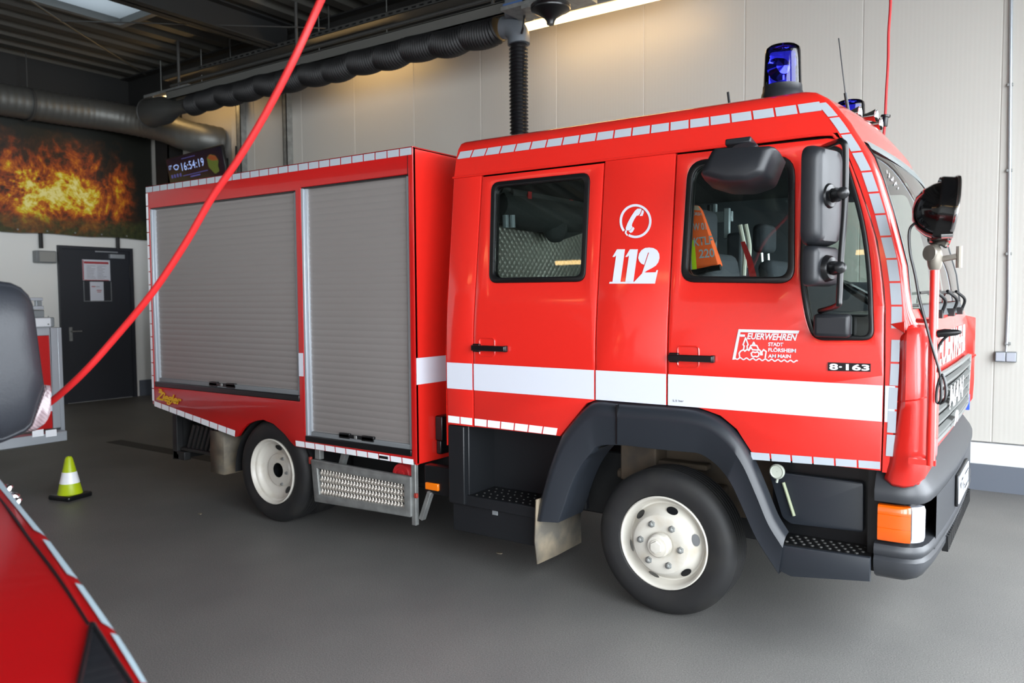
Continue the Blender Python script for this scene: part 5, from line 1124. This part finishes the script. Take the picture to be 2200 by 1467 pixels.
mv = [(-175, 960), (0, 952), (13, 947), (50, 930), (63, 918), (78, 876), (93, 835), (88, 800), (80, 740), (73, 685), (67, 652), (58, 632), (42, 616), (22, 607), (0, 604), (-80, 600), (-165, 606), (-190, 640), (-200, 780)]
MX = -.95; ol = [on('x', MX, u, v) for u, v in mv]; cc = sum(ol, Vector()) / len(ol)
rows = []
for sc, dx in ((.90, -.10), (.97, -.09), (1.0, -.05), (1.0, -.0), (.985, .012), (.955, .018), (.94, .016), (.92, .022), (.8, .05), (.5, .07), (.2, .075)): rows.append([cc + (p - cc) * sc + Vector((dx, 0, 0)) for p in ol])
vm = MB().grid(rows, closed=True).add(rows[-1], [tuple(range(len(ol)))]).build('wing_mirror', mat('mirror_shell', (29, 32, 38), .5, bump=(120, .08)), van, smooth=50)
lz = [(93, 836), (100, 827), (108, 828), (108, 868), (107, 886), (100, 903), (92, 914), (75, 925), (52, 930), (63, 918), (78, 876)]
lp = [on('x', MX + .0, u, v) for u, v in lz]; lc_ = sum(lp, Vector()) / len(lp)
rws = [[p + Vector((-.06, 0, 0)) for p in lp], lp, [lc_ + (p - lc_) * .85 + Vector((.012, 0, 0)) for p in lp]]
cl_ = mat('clear_indicator', (120, 104, 108), .15, coat=1.); nt = cl_.node_tree; wv = nt.nodes.new('ShaderNodeTexWave'); wv.bands_direction = 'DIAGONAL'; wv.inputs['Scale'].default_value = 45; bp = nt.nodes.new('ShaderNodeBump'); bp.inputs['Strength'].default_value = .6; bp.inputs['Distance'].default_value = .004
tc = nt.nodes.new('ShaderNodeTexCoord'); nt.links.new(tc.outputs['Object'], wv.inputs['Vector']); nt.links.new(wv.outputs['Fac'], bp.inputs['Height']); nt.links.new(bp.outputs[0], nt.nodes['Principled BSDF'].inputs['Normal'])
MB().grid(rws, closed=True).add(rws[-1], [tuple(range(len(lp)))]).build('mirror_indicator', cl_, vm, smooth=60)
MB().tube([ol[-1] + Vector((-.04, .05, 0)), Vector((c0.x - .35, c0.y - .05, 1.38))], .045, 12).build('mirror_arm', blk, van)

# ------------------------------------------------------------------ red equipment trailer behind the van
tr_ = empty('equipment_trailer', (-7, -1.0, 0), 'red box trailer with white corner posts and a reflector step, behind the black mirror', 'trailer')
TX = -5.8
def TP(u, v, x=TX): return on('x', x, u, v)
yr = TP(136, 800).y; yl = yr - 1.75; zt = TP(100, 704).z; zb = TP(130, 918).z
MB().box((TX - 2.2, yl, zb), (TX - .02, yr - .02, zt)).build('trailer_box', dgrey, tr_, bev=.01)
ypost = TP(109, 800).y
MB().box((TX - .02, yl + .1, zb), (TX, ypost, zt - .06)).build('red_panel', red2, tr_, bev=.006)
MB().quad((TX + .002, yl + .1, TP(110, 883).z), (TX + .002, ypost, TP(110, 883).z), (TX + .002, ypost, TP(110, 844).z), (TX + .002, yl + .1, TP(110, 844).z)).build('white_stripe', white, tr_, smooth=0)
MB().box((TX - .06, ypost, zb), (TX + .012, TP(126, 800).y, zt)).box((TX - .08, TP(126, 800).y, zb - .05), (TX - .0, yr, zt + .0)).box((TX - .04, yl, zt - .07), (TX + .012, ypost, zt)).build('corner_post', aluflat, tr_, bev=.006)
sb_ = MB().box((TX, yl + .3, TP(127, 943).z), (TX + .14, TP(128, 930).y, TP(127, 922).z)).build('step_bar', aluflat, tr_, bev=.006)
for u0, u1 in ((69, 94), (98, 122)):
    a, c = on('x', TX + .143, u0, 926), on('x', TX + .143, u1, 936); MB().quad(a + Vector((0, 0, .005)), Vector((a.x, c.y, a.z + .005)), c, Vector((a.x, a.y, c.z))).build('step_reflector', retro, sb_, smooth=0)
MB().box((TX - .05, yl + .4, TP(30, 960).z), (TX + .1, TP(40, 950).y, TP(30, 945).z)).build('light_bar', lgrey, tr_, bev=.006)
for yy in (yl - .1, yl + 1.05):
    MB().lathe([(.18, .02), (.2, 0), (.28, 0), (.30, .03), (.30, .15), (.28, .18), (.2, .18)], (TX - .75, yy, .30), (0, 1, 0), 36).lathe([(.18, .03), (.12, .05), (.001, .05)], (TX - .75, yy, .30), (0, 1, 0), 24).build('trailer_wheel', rubber, tr_)
a, c = TP(80, 704), TP(113, 682)
cs_ = empty('white_case', (TX - .3, a.y, zt), 'white case with a grey end lying on top of the red trailer', 'case')
MB().box((TX - .5, yl + .6, zt + .004), (TX - .02, c.y, c.z)).build('case_body', mat('white_case', (216, 218, 222), .4), cs_, bev=.012)
MB().box((TX - .5, c.y, zt + .004), (TX - .04, TP(122, 690).y, c.z)).build('grey_end', lgrey, cs_, bev=.008)
mb = MB()
for yy, z in ((.07, .03), (.07, .10)): mb.lathe([(.008, 0), (.008, .004), (.001, .005)], (TX - .02, c.y - yy + .04, zt + z), (1, 0, 0), 8)
mb.build('rivets', steel, cs_)
MB().box((TX - .45, yl + .7, c.z), (TX - .1, TP(107, 670).y, TP(100, 666).z)).build('case_lid', lgrey, cs_, bev=.006)
ld = empty('aluminium_ladder', (TX - .6, c.y - .3, c.z), 'folded aluminium ladder lying on the white case over the red trailer', 'ladder')
z0, z1, z2, z3 = TP(90, 665).z, TP(90, 657).z, TP(90, 646).z, TP(90, 639).z
MB().box((TX - .1, yl + .7, z0), (TX - .03, TP(98, 660).y, z1)).build('ladder_rail', aluflat, ld, bev=.004)
MB().box((TX - .1, yl + .7, z2), (TX - .03, TP(96, 640).y, z3)).build('ladder_rail', aluflat, ld, bev=.004)
for k in range(4): MB().box((TX - .085, TP(83, 650).y - .0 - k * .28, z1), (TX - .045, TP(83, 650).y + .05 - k * .28, z2)).build('rung', aluflat, ld, smooth=0)
MB().box((TX - .1, TP(85, 650).y, z1), (TX - .03, TP(93, 650).y, z2)).build('end_cap', lgrey, ld, smooth=0)

# ------------------------------------------------------------------ cone, cables
cn = empty('traffic_cone', (-5.1, -.44, 0), 'lime green traffic cone with a white band on a black base on the floor', 'cone')
cx_, cy_ = -5.105, -.44
MB().box((cx_ - .115, cy_ - .115, 0), (cx_ + .118, cy_ + .118, .04), Matrix.Rotation(math.radians(14), 3, 'Z')).build('base', blk2, cn, bev=.012)
cz = lambda z: .098 - (z - .028) * (.072 / .32)
MB().lathe([(cz(.028) + .008, .027), (cz(.04), .04), (cz(.128), .128)], (cx_, cy_, 0), (0, 0, 1), 40).lathe([(cz(.222), .222), (cz(.33), .33), (.02, .348), (.012, .348), (.012, .33)], (cx_, cy_, 0), (0, 0, 1), 40).build('cone_body', lime, cn)
MB().lathe([(cz(.128), .128), (cz(.128) + .0015, .129), (cz(.222) + .0015, .221), (cz(.222), .222)], (cx_, cy_, 0), (0, 0, 1), 40).build('white_band', retro, cn)
hz_ = empty('red_hose', tuple(dep(2.3, 690, 0)), 'red hose slanting across the picture from the roof down to the black van mirror', 'hose')
tp_ = [(2.75, 40, 905), (2.66, 108, 864), (2.62, 180, 800), (2.6, 250, 722), (2.56, 330, 625), (2.52, 400, 520), (2.48, 455, 425), (2.44, 510, 345), (2.4, 570, 245), (2.36, 630, 130), (2.33, 692, -5), (2.2, 800, -240), (2.1, 930, -560)]
hpts = smoothpath([dep(*q) for q in tp_], 8); hpts[-1].z = max(hpts[-1].z, 3.0); hpts.append(Vector((hpts[-1].x + .1, hpts[-1].y, ZC - .02)))
MB().tube(hpts, .0112, 12).build('hose_line', redrub, hz_, smooth=60)
MB().tube([hpts[0] + (hpts[0] - hpts[3]).normalized() * .10, hpts[0]], [.014, .018], 12).build('hose_coupling', blk2, hz_)
rc = empty('charging_cord', tuple(on('y', 2, 1898, 290)), 'thin red cord with a black plug hanging down to the cab roof from above', 'cord')
rp_ = [on('y', 2.0, u, v) for u, v in ((1898, 296), (1900, 275), (1902, 245), (1904, 200), (1908, 130), (1909, 70), (1913, 10), (1914, -60))]; rp_.append(Vector((rp_[-1].x, 2.0, ZC + .02)))
MB().tube(smoothpath(rp_, 6), .0085, 8).build('cord_line', redrub, rc)
pa, pb = on('y', 2.0, 1900, 272), on('y', 2.0, 1903, 246); dv = (pb - pa)
MB().lathe([(.001, 0), (.016, 0), (.018, .004), (.018, dv.length * .75), (.03, dv.length * .78), (.03, dv.length * .95), (.016, dv.length), (.001, dv.length)], pa, dv, 18).build('plug', blk2, rc)

for u, v, lab in ((430, 1104, 'small pale scrap on the floor left of the rear wheel'), (1073, 1189, 'small pale scrap on the floor before the crew step')):
    c = on('z', .002, u, v); R9 = random.Random(u)
    ps = [c + Vector((.022 * math.cos(a) * R9.uniform(.6, 1.2), .014 * math.sin(a) * R9.uniform(.6, 1.2), .0)) for a in [k * math.pi / 4 for k in range(8)]]
    mb = MB().add(ps, [tuple(range(8))]).add([p_ + Vector((0, 0, .004)) for p_ in ps], [tuple(range(8))]).grid([ps, [p_ + Vector((0, 0, .004)) for p_ in ps]], closed=True)
    tag(mb.build('paper_scrap', dirty), lab, 'scrap')
